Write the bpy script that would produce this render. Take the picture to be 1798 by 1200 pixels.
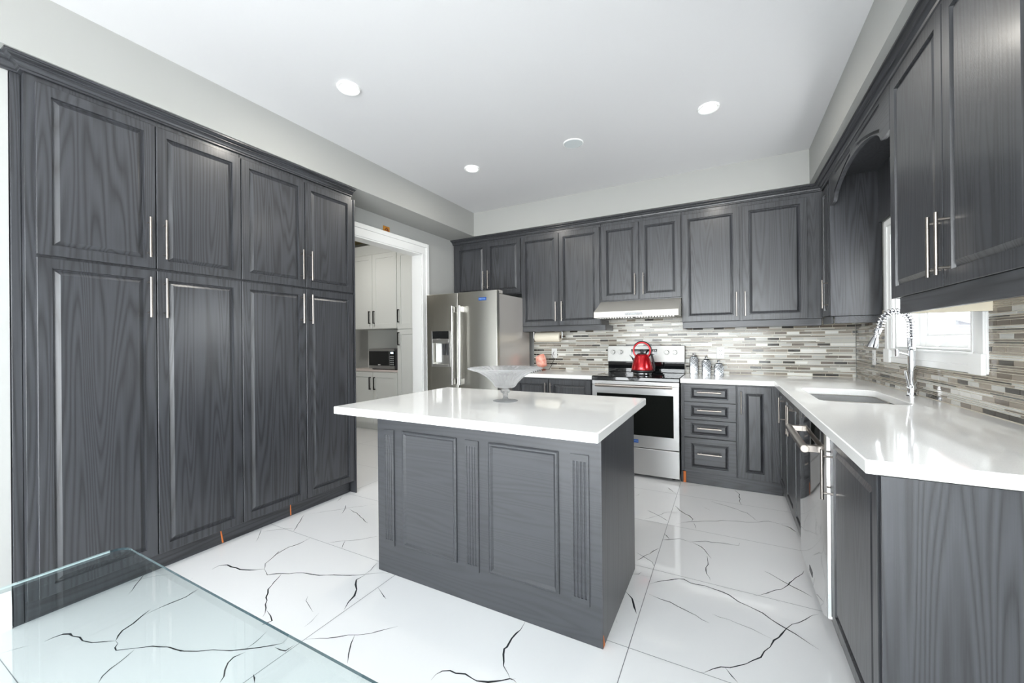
import bpy, bmesh, math, random
from mathutils import Vector, Matrix
random.seed(7)
S = bpy.context.scene
COL = S.collection
PI = math.pi
for _o in list(bpy.data.objects):
    bpy.data.objects.remove(_o)

# ------------------------------------------------------------------ camera, world, daylight, exposure
cam_d = bpy.data.cameras.new('camera'); cam = bpy.data.objects.new('camera', cam_d); COL.objects.link(cam)
cam_d.sensor_width = 36.0; cam_d.lens = 36.0 * 702.4 / 1798.0; cam_d.clip_start = 0.02
_yaw, _pit, _rol = math.radians(28.133), math.radians(0.054), math.radians(-0.523)
cy_, sy_ = math.cos(_yaw), math.sin(_yaw)
_f = Vector((-sy_*math.cos(_pit), cy_*math.cos(_pit), math.sin(_pit)))
_r = Vector((cy_, sy_, 0)); _u = _r.cross(_f)
_r2 = _r*math.cos(_rol) + _u*math.sin(_rol); _u2 = -_r*math.sin(_rol) + _u*math.cos(_rol)
cam.matrix_world = Matrix(((_r2.x, _u2.x, -_f.x, 0.0), (_r2.y, _u2.y, -_f.y, 0.0), (_r2.z, _u2.z, -_f.z, 1.25), (0, 0, 0, 1)))
S.camera = cam
vs = S.view_settings
vs.view_transform = 'Standard'; vs.look = 'None'; vs.gamma = 1.0; vs.use_curve_mapping = False
vs.exposure = 2.0
W = bpy.data.worlds.new('daylight'); S.world = W; W.use_nodes = True
_t = W.node_tree; _bg = _t.nodes['Background']; _bg.inputs[1].default_value = 2.6
# hazy white sky; lower half made brighter to add upward light on the ceiling
_tc = _t.nodes.new('ShaderNodeTexCoord'); _sx = _t.nodes.new('ShaderNodeSeparateXYZ'); _rp = _t.nodes.new('ShaderNodeValToRGB')
_mp = _t.nodes.new('ShaderNodeMapRange'); _mp.inputs['From Min'].default_value = -.25; _mp.inputs['From Max'].default_value = .15
_t.links.new(_tc.outputs['Generated'], _sx.inputs[0]); _t.links.new(_sx.outputs['Z'], _mp.inputs['Value']); _t.links.new(_mp.outputs[0], _rp.inputs[0])
_rp.color_ramp.elements[0].color = (1.5, 1.5, 1.52, 1); _rp.color_ramp.elements[1].color = (1.22, 1.25, 1.30, 1)
_t.links.new(_rp.outputs[0], _bg.inputs[0])
_sun = bpy.data.lights.new('sun', 'SUN'); _sun.energy = 2.2; _sun.angle = .01
_so = bpy.data.objects.new('sun', _sun); COL.objects.link(_so); _so.rotation_euler = Vector((.80, -.15, -.55)).to_track_quat('-Z', 'Y').to_euler()
S.cycles.max_bounces = 14; S.cycles.diffuse_bounces = 8; S.cycles.glossy_bounces = 6
S.cycles.transmission_bounces = 12; S.cycles.transparent_max_bounces = 12
S.cycles.sample_clamp_indirect = 6.0
S.cycles.caustics_refractive = False
try:
    S.cycles.use_denoising = True
    S.cycles.denoiser = 'OPENIMAGEDENOISE'
except Exception:
    pass
def portal(name, loc, rot, sx, sy):
    l = bpy.data.lights.new(name, 'AREA'); l.shape = 'RECTANGLE'; l.size = sx; l.size_y = sy
    o = bpy.data.objects.new(name, l); COL.objects.link(o); o.location = loc; o.rotation_euler = rot
    l.cycles.is_portal = True
portal('daylight_portal_patio', (-0.76, -2.365, 1.25), (PI/2, 0, 0), 3.38, 2.4)
portal('daylight_portal_side', (1.215, -1.15, 1.3), (0, PI/2, 0), 2.2, 1.16)
portal('daylight_portal_sink', (1.19, 3.085, 1.565), (0, PI/2, 0), 0.75, 0.95)

# ------------------------------------------------------------------ materials
def nt(name):
    m = bpy.data.materials.new(name); m.use_nodes = True
    t = m.node_tree; return m, t, t.nodes['Principled BSDF']
def lin(r, g, b):
    f = lambda c: (c/255/12.92) if c/255 <= .04045 else ((c/255+.055)/1.055)**2.4
    return (f(r), f(g), f(b), 1)
def mat(name, col, rough=.5, metal=0.0, spec=.5, coat=0.0, emit=None, es=0.0, trans=0.0, ior=1.45):
    m, t, p = nt(name)
    p.inputs['Base Color'].default_value = col; p.inputs['Roughness'].default_value = rough
    p.inputs['Metallic'].default_value = metal; p.inputs['Specular IOR Level'].default_value = spec
    p.inputs['Coat Weight'].default_value = coat; p.inputs['Transmission Weight'].default_value = trans; p.inputs['IOR'].default_value = ior
    if emit: p.inputs['Emission Color'].default_value = emit; p.inputs['Emission Strength'].default_value = es
    return m
def noise_of(t, vec, scale, detail=2.0, rough=.5, dist=0.0):
    n = t.nodes.new('ShaderNodeTexNoise'); n.inputs['Scale'].default_value = scale; n.inputs['Detail'].default_value = detail
    n.inputs['Roughness'].default_value = rough; n.inputs['Distortion'].default_value = dist
    t.links.new(vec, n.inputs['Vector']); return n.outputs['Fac']
def math_n(t, op, a, b=None):
    n = t.nodes.new('ShaderNodeMath'); n.operation = op
    for i, v in enumerate((a, b)):
        if v is None: continue
        if isinstance(v, (int, float)): n.inputs[i].default_value = v
        else: t.links.new(v, n.inputs[i])
    return n.outputs[0]
def mapped(t, scale, rnd=True):
    tc = t.nodes.new('ShaderNodeTexCoord'); mp = t.nodes.new('ShaderNodeMapping')
    v = tc.outputs['Object']
    if rnd:
        oi = t.nodes.new('ShaderNodeObjectInfo'); va = t.nodes.new('ShaderNodeVectorMath'); va.operation = 'ADD'
        mu = math_n(t, 'MULTIPLY', oi.outputs['Random'], 37.0)
        t.links.new(v, va.inputs[0]); t.links.new(mu, va.inputs[1]); v = va.outputs[0]
    mp.inputs['Scale'].default_value = scale
    t.links.new(v, mp.inputs['Vector']); return mp.outputs['Vector']
def wood(name, axis='z', base=(60, 63, 68), rough=.42, bump=.28, lo=.50, hi=1.25):
    """black painted oak: open grain shows through the paint"""
    m, t, p = nt(name)
    k = {'z': (1, 1, .055), 'x': (.05, 1, 1), 'y': (1, .05, 1)}[axis]
    fine = {'z': (1, 1, .02), 'x': (.02, 1, 1), 'y': (1, .02, 1)}[axis]
    v = mapped(t, k)
    n = noise_of(t, v, 9.0, 1.2, .4, .2)
    ring = math_n(t, 'SINE', math_n(t, 'MULTIPLY', n, 110.0))
    ring = math_n(t, 'MULTIPLY', math_n(t, 'ADD', ring, 1.0), .5)
    ring = math_n(t, 'POWER', ring, .55)
    pore = noise_of(t, mapped(t, fine), 260.0, 2.0, .6)
    mixv = math_n(t, 'ADD', math_n(t, 'MULTIPLY', ring, .55), math_n(t, 'MULTIPLY', pore, .45))
    cr = t.nodes.new('ShaderNodeValToRGB'); c = lin(*base)
    cr.color_ramp.elements[0].position = .2; cr.color_ramp.elements[1].position = .85
    cr.color_ramp.elements[0].color = (c[0]*lo, c[1]*lo, c[2]*lo, 1); cr.color_ramp.elements[1].color = (c[0]*hi, c[1]*hi, c[2]*hi, 1)
    t.links.new(mixv, cr.inputs[0]); t.links.new(cr.outputs[0], p.inputs['Base Color'])
    p.inputs['Roughness'].default_value = rough; p.inputs['Coat Weight'].default_value = .42; p.inputs['Coat Roughness'].default_value = .22
    b = t.nodes.new('ShaderNodeBump'); b.inputs['Strength'].default_value = bump; b.inputs['Distance'].default_value = .0012
    t.links.new(mixv, b.inputs['Height']); t.links.new(b.outputs[0], p.inputs['Normal'])
    return m
def brushed(name, col, rough=.28, axis='z', amt=.06):
    m, t, p = nt(name)
    p.inputs['Metallic'].default_value = 1.0; p.inputs['Base Color'].default_value = col
    k = {'z': (300, 300, 2), 'x': (2, 300, 300), 'y': (300, 2, 300)}[axis]
    n = noise_of(t, mapped(t, k), 1.0, 2.0)
    r = math_n(t, 'ADD', math_n(t, 'MULTIPLY', n, amt*2), rough - amt)
    t.links.new(r, p.inputs['Roughness'])
    return m
def thin_glass(name, tint, ior=1.45):
    m = bpy.data.materials.new(name); m.use_nodes = True; t = m.node_tree
    for n in list(t.nodes): t.nodes.remove(n)
    out = t.nodes.new('ShaderNodeOutputMaterial'); mix = t.nodes.new('ShaderNodeMixShader')
    tr = t.nodes.new('ShaderNodeBsdfTransparent'); tr.inputs[0].default_value = tint
    gl = t.nodes.new('ShaderNodeBsdfGlossy'); gl.inputs['Roughness'].default_value = .01
    fr = t.nodes.new('ShaderNodeFresnel'); ge = t.nodes.new('ShaderNodeNewGeometry')
    t.links.new(math_n(t, 'ADD', math_n(t, 'MULTIPLY', ge.outputs['Backfacing'], 1/ior-ior), ior), fr.inputs['IOR'])
    t.links.new(fr.outputs[0], mix.inputs[0]); t.links.new(tr.outputs[0], mix.inputs[1]); t.links.new(gl.outputs[0], mix.inputs[2])
    t.links.new(mix.outputs[0], out.inputs[0]); return m

PAINT = (53, 54.5, 58.5)
M = dict(
    wood=wood('black_oak_upright', 'z', PAINT), woodx=wood('black_oak_lengthwise', 'x', PAINT), woody=wood('black_oak_depthwise', 'y', PAINT),
    islandwood=wood('island_black_oak', 'x', PAINT, .42, .12, .80, 1.12),
    cream=mat('cream_melamine', lin(235, 226, 205), .5), raw=mat('raw_chipped_wood', lin(214, 120, 62), .7),
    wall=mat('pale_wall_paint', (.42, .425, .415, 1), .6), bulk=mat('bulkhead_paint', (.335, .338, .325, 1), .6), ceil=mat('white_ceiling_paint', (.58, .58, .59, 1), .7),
    trim=mat('white_gloss_trim', (.86, .865, .86, 1), .28), whitecab=mat('white_cabinet_paint', (.80, .82, .80, 1), .35),
    tan=mat('tan_paint', lin(150, 135, 95), .7),  # dark look of the dim next-room ceiling, put into the colour
    quartz=mat('white_quartz', (.82, .81, .79, 1), .07, spec=.5), quartz2=mat('white_speckled_quartz', (.88, .875, .86, 1), .06),
    nickel=mat('brushed_nickel', (.37, .335, .305, 1), .28, 1.0), chrome=mat('polished_chrome', (.82, .83, .85, 1), .05, 1.0),
    steel=brushed('brushed_steel', (.60, .59, .57, 1), .27, 'z'), steelx=brushed('brushed_steel_lengthwise', (.60, .595, .59, 1), .33, 'x'),
    fridge=brushed('fridge_steel', (.52, .51, .465, 1), .30, 'z', .04), fridgeside=mat('fridge_side_grey', lin(196, 191, 186), .2, .3, spec=.8),
    consolesteel=mat('satin_console_steel', (.42, .415, .40, 1), .42, .8), fridgehandle=mat('satin_handle_steel', (.45, .44, .43, 1), .2, 1.0), mirrorsteel=mat('smooth_steel', (.68, .68, .68, 1), .07, 1.0), sink=mat('sink_steel', (.84, .80, .73, 1), .3, .75), hoodsteel=mat('satin_hood_steel', (.62, .60, .56, 1), .55, .6),
    black=mat('black_plastic', (.012, .012, .014, 1), .3), blackglass=mat('black_glass', (.006, .007, .008, 1), .03, spec=.6, coat=.5),
    ovenglass=mat('oven_window_glass', (.008, .009, .008, 1), .06), darkgrey=mat('dark_grey', (.05, .05, .055, 1), .45),
    matteblack=mat('matte_black_metal', (.02, .02, .02, 1), .4, .3), blue=mat('blue_badge', lin(30, 75, 150), .35), badgetext=mat('badge_lettering', lin(150, 180, 215), .35),
    red=mat('red_lacquer', (.56, .008, .016, 1), .16, .55, coat=.6), plate=mat('white_plastic', (.85, .85, .84, 1), .3), slot=mat('outlet_slot', (.06, .06, .06, 1), .5),
    paper=mat('cream_paper', lin(238, 230, 212), .9), card=mat('cardboard_core', lin(110, 85, 65), .9),
    amber=mat('amber_box', lin(190, 130, 50), .5), brown=mat('brown_wood', lin(120, 62, 45), .5),
    lamp=mat('lamp_lens', (1, 1, 1, 1), .4, emit=(1, .97, .9, 1), es=9.0), speaker=mat('speaker_grille', lin(190, 196, 198), .8),
    grout=mat('pale_grout', lin(235, 229, 214), .8), brick=None,
    led=mat('lit_display', (.1, .2, .3, 1), .3, emit=(.6, .8, 1, 1), es=1.2),
    glass=thin_glass('clear_window_glass', (.97, .985, .98, 1)), tableglass=thin_glass('pale_green_table_glass', (.90, .945, .945, 1), 1.5),
    glassedge=mat('ground_glass_edge', (.03, .055, .065, 1), .25, spec=.2), glassedge2=mat('polished_glass_edge', (.55, .66, .67, 1), .1),  # same glass: one edge's bright reflection is painted as a paler colour
    roof=mat('grey_roof_shingles', lin(66, 66, 70), .9), whiteout=mat('white_siding', lin(130, 132, 134), .8),
    vein=mat('dark_vein', lin(48, 50, 54), .12), joint=mat('grey_tile_joint', lin(120, 122, 126), .35),
)
# cut crystal: clear glass whose fine cuts scatter some white light
m = bpy.data.materials.new('cut_crystal'); m.use_nodes = True; t = m.node_tree; p = t.nodes['Principled BSDF']; out_ = t.nodes['Material Output']
p.inputs['Transmission Weight'].default_value = 1.0; p.inputs['Roughness'].default_value = .02; p.inputs['IOR'].default_value = 1.35; p.inputs['Base Color'].default_value = (.99, .995, 1, 1)
tb = t.nodes.new('ShaderNodeBsdfTransparent'); m1 = t.nodes.new('ShaderNodeMixShader'); m1.inputs[0].default_value = .45
tl = t.nodes.new('ShaderNodeBsdfTranslucent'); tl.inputs[0].default_value = (.95, .97, 1, 1); m2 = t.nodes.new('ShaderNodeMixShader'); m2.inputs[0].default_value = .24
t.links.new(p.outputs[0], m1.inputs[1]); t.links.new(tb.outputs[0], m1.inputs[2]); t.links.new(m1.outputs[0], m2.inputs[1]); t.links.new(tl.outputs[0], m2.inputs[2]); t.links.new(m2.outputs[0], out_.inputs[0])
M['crystal'] = m
# polished porcelain with a very faint cloud
m, t, p = nt('polished_white_porcelain')
n = noise_of(t, mapped(t, (1, 1, 1), False), 1.6, 3.0)
cr = t.nodes.new('ShaderNodeValToRGB'); cr.color_ramp.elements[0].color = (.79, .79, .80, 1); cr.color_ramp.elements[1].color = (.84, .84, .845, 1)
t.links.new(n, cr.inputs[0]); t.links.new(cr.outputs[0], p.inputs['Base Color']); p.inputs['Roughness'].default_value = .05
M['porcelain'] = m
# quartz speckle
m = M['quartz']; t = m.node_tree; p = t.nodes['Principled BSDF']
n = noise_of(t, mapped(t, (1, 1, 1), False), 320.0, 1.0)
cr = t.nodes.new('ShaderNodeValToRGB'); cr.color_ramp.elements[0].position = .3; cr.color_ramp.elements[1].position = .55
cr.color_ramp.elements[0].color = (.88, .87, .85, 1); cr.color_ramp.elements[1].color = (.94, .935, .92, 1)
t.links.new(n, cr.inputs[0]); t.links.new(cr.outputs[0], p.inputs['Base Color'])
# brick outside
m, t, p = nt('pink_brick'); b = t.nodes.new('ShaderNodeTexBrick'); b.inputs['Scale'].default_value = 4.0
b.inputs['Color1'].default_value = lin(124, 72, 72); b.inputs['Color2'].default_value = lin(114, 66, 66); b.inputs['Mortar'].default_value = lin(120, 88, 86)
tc = t.nodes.new('ShaderNodeTexCoord'); mp = t.nodes.new('ShaderNodeMapping'); mp.inputs['Rotation'].default_value = (PI/2, 0, PI/2)
t.links.new(tc.outputs['Object'], mp.inputs['Vector']); t.links.new(mp.outputs[0], b.inputs['Vector']); t.links.new(b.outputs[0], p.inputs['Base Color'])
M['brick'] = m
# salt crystal
m, t, p = nt('pink_salt_crystal'); n = noise_of(t, mapped(t, (1, 1, 1), False), 24.0, 4.0, .65)
cr = t.nodes.new('ShaderNodeValToRGB'); cr.color_ramp.elements[0].position = .3; cr.color_ramp.elements[1].position = .7
cr.color_ramp.elements[0].color = lin(226, 128, 108); cr.color_ramp.elements[1].color = lin(252, 212, 196)
t.links.new(n, cr.inputs[0]); t.links.new(cr.outputs[0], p.inputs['Base Color']); p.inputs['Roughness'].default_value = .35
p.inputs['Subsurface Weight'].default_value = .3; p.inputs['Subsurface Radius'].default_value = (.03, .015, .01)
M['salt'] = m
# striped cloth
m, t, p = nt('striped_cloth'); v = mapped(t, (1, 1, 1), False)
w = t.nodes.new('ShaderNodeTexWave'); w.bands_direction = 'Y'; w.inputs['Scale'].default_value = 5.5; w.inputs['Distortion'].default_value = .3
t.links.new(v, w.inputs['Vector']); cr = t.nodes.new('ShaderNodeValToRGB'); cr.color_ramp.interpolation = 'CONSTANT'
cr.color_ramp.elements[0].color = (.03, .03, .035, 1); cr.color_ramp.elements[1].color = (.8, .8, .8, 1); cr.color_ramp.elements[1].position = .45
t.links.new(w.outputs['Fac'], cr.inputs[0]); t.links.new(cr.outputs[0], p.inputs['Base Color']); p.inputs['Roughness'].default_value = .9
M['stripes'] = m
# stamped silver: rows of round medallions
m, t, p = nt('stamped_silver'); tc = t.nodes.new('ShaderNodeTexCoord')
sx = t.nodes.new('ShaderNodeSeparateXYZ'); t.links.new(tc.outputs['Object'], sx.inputs[0])
h = math_n(t, 'ADD', sx.outputs['X'], sx.outputs['Y'])
def cell(v, s): return math_n(t, 'SUBTRACT', math_n(t, 'FRACT', math_n(t, 'ADD', math_n(t, 'DIVIDE', v, s), .5)), .5)
def rings(offx, offz, s, k):
    a = cell(math_n(t, 'ADD', h, offx), s); b_ = cell(math_n(t, 'ADD', sx.outputs['Z'], offz), s)
    r = math_n(t, 'SQRT', math_n(t, 'ADD', math_n(t, 'MULTIPLY', a, a), math_n(t, 'MULTIPLY', b_, b_)))
    return math_n(t, 'COSINE', math_n(t, 'MULTIPLY', r, k*2))
rr = math_n(t, 'MULTIPLY', rings(0, 0, .044, 300.0/22), rings(.022, .022, .044, 300.0/22))
cr = t.nodes.new('ShaderNodeValToRGB'); cr.color_ramp.elements[0].position = .35; cr.color_ramp.elements[1].position = .6
cr.color_ramp.elements[0].color = (.07, .08, .09, 1); cr.color_ramp.elements[1].color = (.60, .61, .63, 1)
t.links.new(math_n(t, 'ADD', math_n(t, 'MULTIPLY', rr, .5), .5), cr.inputs[0]); t.links.new(cr.outputs[0], p.inputs['Base Color'])
p.inputs['Metallic'].default_value = .8; p.inputs['Roughness'].default_value = .28
M['silver'] = m
# mosaic tile glazes
TILE = [mat('tile_white', lin(236, 235, 230), .12, spec=.5, coat=.05), mat('tile_light_grey', lin(190, 189, 184), .14, spec=.5, coat=.05), mat('tile_taupe', lin(150, 140, 127), .12, spec=.5, coat=.05),
        mat('tile_brown_grey', lin(116, 106, 96), .10, spec=.5, coat=.05), mat('tile_charcoal', lin(62, 59, 55), .10, spec=.5, coat=.05), mat('tile_silver', lin(205, 203, 198), .2, spec=.5, coat=.05)]

# ------------------------------------------------------------------ mesh helpers
class MB:
    def __init__(self): self.v = []; self.f = []; self.mi = []
    def poly(self, pts, m=0):
        i = len(self.v); self.v += [tuple(p) for p in pts]; self.f.append(tuple(range(i, i+len(pts)))); self.mi.append(m)
    def box(self, x0, x1, y0, y1, z0, z1, m=0, fm=None):
        if x0 > x1: x0, x1 = x1, x0
        if y0 > y1: y0, y1 = y1, y0
        if z0 > z1: z0, z1 = z1, z0
        i = len(self.v)
        self.v += [(x0,y0,z0),(x1,y0,z0),(x1,y1,z0),(x0,y1,z0),(x0,y0,z1),(x1,y0,z1),(x1,y1,z1),(x0,y1,z1)]
        fs = [(0,3,2,1),(4,5,6,7),(0,1,5,4),(1,2,6,5),(2,3,7,6),(3,0,4,7)]   # bottom top front(-y) right(+x) back left
        for k, q in enumerate(fs):
            self.f.append(tuple(i+a for a in q)); self.mi.append(fm.get(k, m) if fm else m)
        return self
    def loops(self, L, m=0, cap0=True, cap1=True, closed=True):
        """bridge equal-length vertex loops"""
        n = len(L[0]); base = len(self.v)
        for lp in L: self.v += [tuple(p) for p in lp]
        for a in range(len(L)-1):
            for k in range(n if closed else n-1):
                k2 = (k+1) % n
                self.f.append((base+a*n+k, base+a*n+k2, base+(a+1)*n+k2, base+(a+1)*n+k)); self.mi.append(m)
        if cap0: self.f.append(tuple(base+k for k in reversed(range(n)))); self.mi.append(m)
        if cap1: self.f.append(tuple(base+(len(L)-1)*n+k for k in range(n))); self.mi.append(m)
        return self
    def cyl(self, p0, p1, r, r1=None, n=14, m=0):
        p0, p1 = Vector(p0), Vector(p1); d = (p1-p0).normalized(); r1 = r if r1 is None else r1
        a = d.cross(Vector((0,0,1)) if abs(d.z) < .9 else Vector((1,0,0))).normalized(); b = d.cross(a)
        c = [(math.cos(2*PI*k/n), math.sin(2*PI*k/n)) for k in range(n)]
        return self.loops([[p0+(a*x+b*y)*r for x, y in c], [p1+(a*x+b*y)*r1 for x, y in c]], m)
    def lathe(self, prof, c=(0,0,0), n=32, m=0, axis='z', ripple=None, cap0=True, cap1=True):
        L = []
        for r, z in prof:
            lp = []
            for k in range(n):
                th = 2*PI*k/n; q = r*(1+(ripple(th, r, z) if ripple else 0))
                x, y = q*math.cos(th), q*math.sin(th)
                pt = {'z': (x, y, z), 'x': (z, x, y), 'y': (y, z, x)}[axis]
                lp.append((c[0]+pt[0], c[1]+pt[1], c[2]+pt[2]))
            L.append(lp)
        return self.loops(L, m, cap0, cap1)
    def tube(self, pts, r, n=10, m=0, closed=False):
        P = [Vector(p) for p in pts]; L = []; up = None
        for i, p in enumerate(P):
            if closed: d = (P[(i+1) % len(P)]-P[i-1]).normalized()
            else: d = (P[min(i+1, len(P)-1)]-P[max(i-1, 0)]).normalized()
            if up is None: up = d.cross(Vector((0,0,1)) if abs(d.z) < .9 else Vector((1,0,0))).normalized()
            a = (up-d*up.dot(d)).normalized(); up = a; b = d.cross(a)
            rr = r[i] if isinstance(r, (list, tuple)) else r
            L.append([p+(a*math.cos(2*PI*k/n)+b*math.sin(2*PI*k/n))*rr for k in range(n)])
        if closed: L.append(L[0])
        return self.loops(L, m, not closed, not closed)
    def prism(self, pts, a0, a1, axis='z', m=0):
        def P(u, v, w): return {'z': (u, v, w), 'y': (u, w, v), 'x': (w, u, v)}[axis]
        return self.loops([[P(u, v, a0) for u, v in pts], [P(u, v, a1) for u, v in pts]], m)
    def mesh(self, name, mats, smooth=35, recalc=True):
        me = bpy.data.meshes.new(name); me.from_pydata(self.v, [], self.f); me.update()
        for mm in (mats if isinstance(mats, (list, tuple)) else [mats]): me.materials.append(mm)
        me.polygons.foreach_set('material_index', self.mi)
        bm = bmesh.new(); bm.from_mesh(me)
        if recalc: bmesh.ops.recalc_face_normals(bm, faces=bm.faces)
        bm.to_mesh(me); bm.free()
        if smooth:
            me.polygons.foreach_set('use_smooth', [True]*len(me.polygons)); me.set_sharp_from_angle(angle=math.radians(smooth))
        return me
    def build(self, name, mats, parent=None, loc=(0,0,0), smooth=35, bevel=0, seg=2, recalc=True):
        o = bpy.data.objects.new(name, self.mesh(name, mats, smooth, recalc)); COL.objects.link(o); o.location = loc
        if parent: o.parent = parent
        if bevel:
            b = o.modifiers.new('edge', 'BEVEL'); b.width = bevel; b.segments = seg; b.limit_method = 'ANGLE'; b.angle_limit = math.radians(50)
        return o
def tag(o, label, cat, group=None, kind=None):
    o['label'] = label; o['category'] = cat
    if group: o['group'] = group
    if kind: o['kind'] = kind
    return o
def thing(name, label, cat, loc=(0,0,0), rotz=0.0, group=None):
    o = bpy.data.objects.new(name, None); COL.objects.link(o); o.empty_display_size = .1
    o.location = loc; o.rotation_euler = (0, 0, rotz)
    return tag(o, label, cat, group)
def struct(name, mb, mats, bevel=0, smooth=35, label=None, cat=None):
    o = mb.build(name, mats, bevel=bevel, smooth=smooth); o['kind'] = 'structure'
    if label: o['label'] = label
    if cat: o['category'] = cat
    return o
def cut(o, cutters):
    """boolean the cutters out of o's mesh for good"""
    for c in cutters:
        md = o.modifiers.new('cut', 'BOOLEAN'); md.operation = 'DIFFERENCE'; md.object = c; md.solver = 'EXACT'
    bpy.context.view_layer.update()
    dg = bpy.context.evaluated_depsgraph_get(); me = bpy.data.meshes.new_from_object(o.evaluated_get(dg))
    o.modifiers.clear(); old = o.data; o.data = me; bpy.data.meshes.remove(old)
    for c in cutters:
        cm = c.data; bpy.data.objects.remove(c); bpy.data.meshes.remove(cm)
    me.polygons.foreach_set('use_smooth', [True]*len(me.polygons)); me.set_sharp_from_angle(angle=math.radians(30))
def rrect(x0, x1, y0, y1, r, n=6):
    P = []
    for cx, cy, a in ((x1-r, y1-r, 0), (x0+r, y1-r, 90), (x0+r, y0+r, 180), (x1-r, y0+r, 270)):
        for k in range(n+1):
            th = math.radians(a+90*k/n); P.append((cx+r*math.cos(th), cy+r*math.sin(th)))
    return P
def lettering(body, size, name, material, parent, matrix):
    cu = bpy.data.curves.new(name, 'FONT'); cu.body = body; cu.size = size; cu.align_x = 'CENTER'; cu.align_y = 'CENTER'; cu.extrude = .0003
    tmp = bpy.data.objects.new(name+'_tmp', cu); COL.objects.link(tmp); bpy.context.view_layer.update()
    me = bpy.data.meshes.new_from_object(tmp.evaluated_get(bpy.context.evaluated_depsgraph_get()))
    bpy.data.objects.remove(tmp); bpy.data.curves.remove(cu)
    me.materials.clear(); me.materials.append(material); me.transform(matrix)
    o = bpy.data.objects.new(name, me); COL.objects.link(o); o.parent = parent; return o

# ------------------------------------------------------------------ cabinet helpers (local frame: x along, -y out of the front, z up)
def panel_front(mb, x0, x1, z0, z1, y0, th, fr, deep=.012, slope=.019, m=0, frz=None):
    """slab with a raised panel on its front face"""
    frz = frz or fr
    prof = [(0, 0, 0), (0, 0, -th+.0015), (.0015, .0015, -th), (fr, frz, -th), (fr+.003, frz+.003, -th+deep), (fr+.007, frz+.007, -th+deep),
            (fr+.007+slope, frz+.007+slope, -th+.002)]
    L = [[(x0+a, y0+y, z0+b), (x1-a, y0+y, z0+b), (x1-a, y0+y, z1-b), (x0+a, y0+y, z1-b)] for a, b, y in prof]
    mb.loops(L, m)
def bar_handle(parent, x, z, length, y, vertical=True, r=.006, mtl=None, name='handle', post=.034, inset=.026):
    mb = MB(); h = length/2
    if vertical:
        mb.cyl((x, y-post, z-h), (x, y-post, z+h), r)
        for s in (-1, 1): mb.cyl((x, y, z+s*(h-inset)), (x, y-post, z+s*(h-inset)), r*.75, n=10)
    else:
        mb.cyl((x-h, y-post, z), (x+h, y-post, z), r)
        for s in (-1, 1): mb.cyl((x+s*(h-inset), y, z), (x+s*(h-inset), y-post, z), r*.75, n=10)
    return mb.build(name, mtl or M['nickel'], parent)
def door(parent, x0, x1, z0, z1, hx=None, hz=None, hl=.215, fr=.05, mtl=None, th=.02, name='door', frz=None):
    mb = MB(); panel_front(mb, x0, x1, z0, z1, 0, th, fr, frz=frz)
    d = mb.build(name, mtl or M['wood'], parent, smooth=20)
    if hx is not None: bar_handle(d, hx, hz, hl, -th)
    return d

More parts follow.
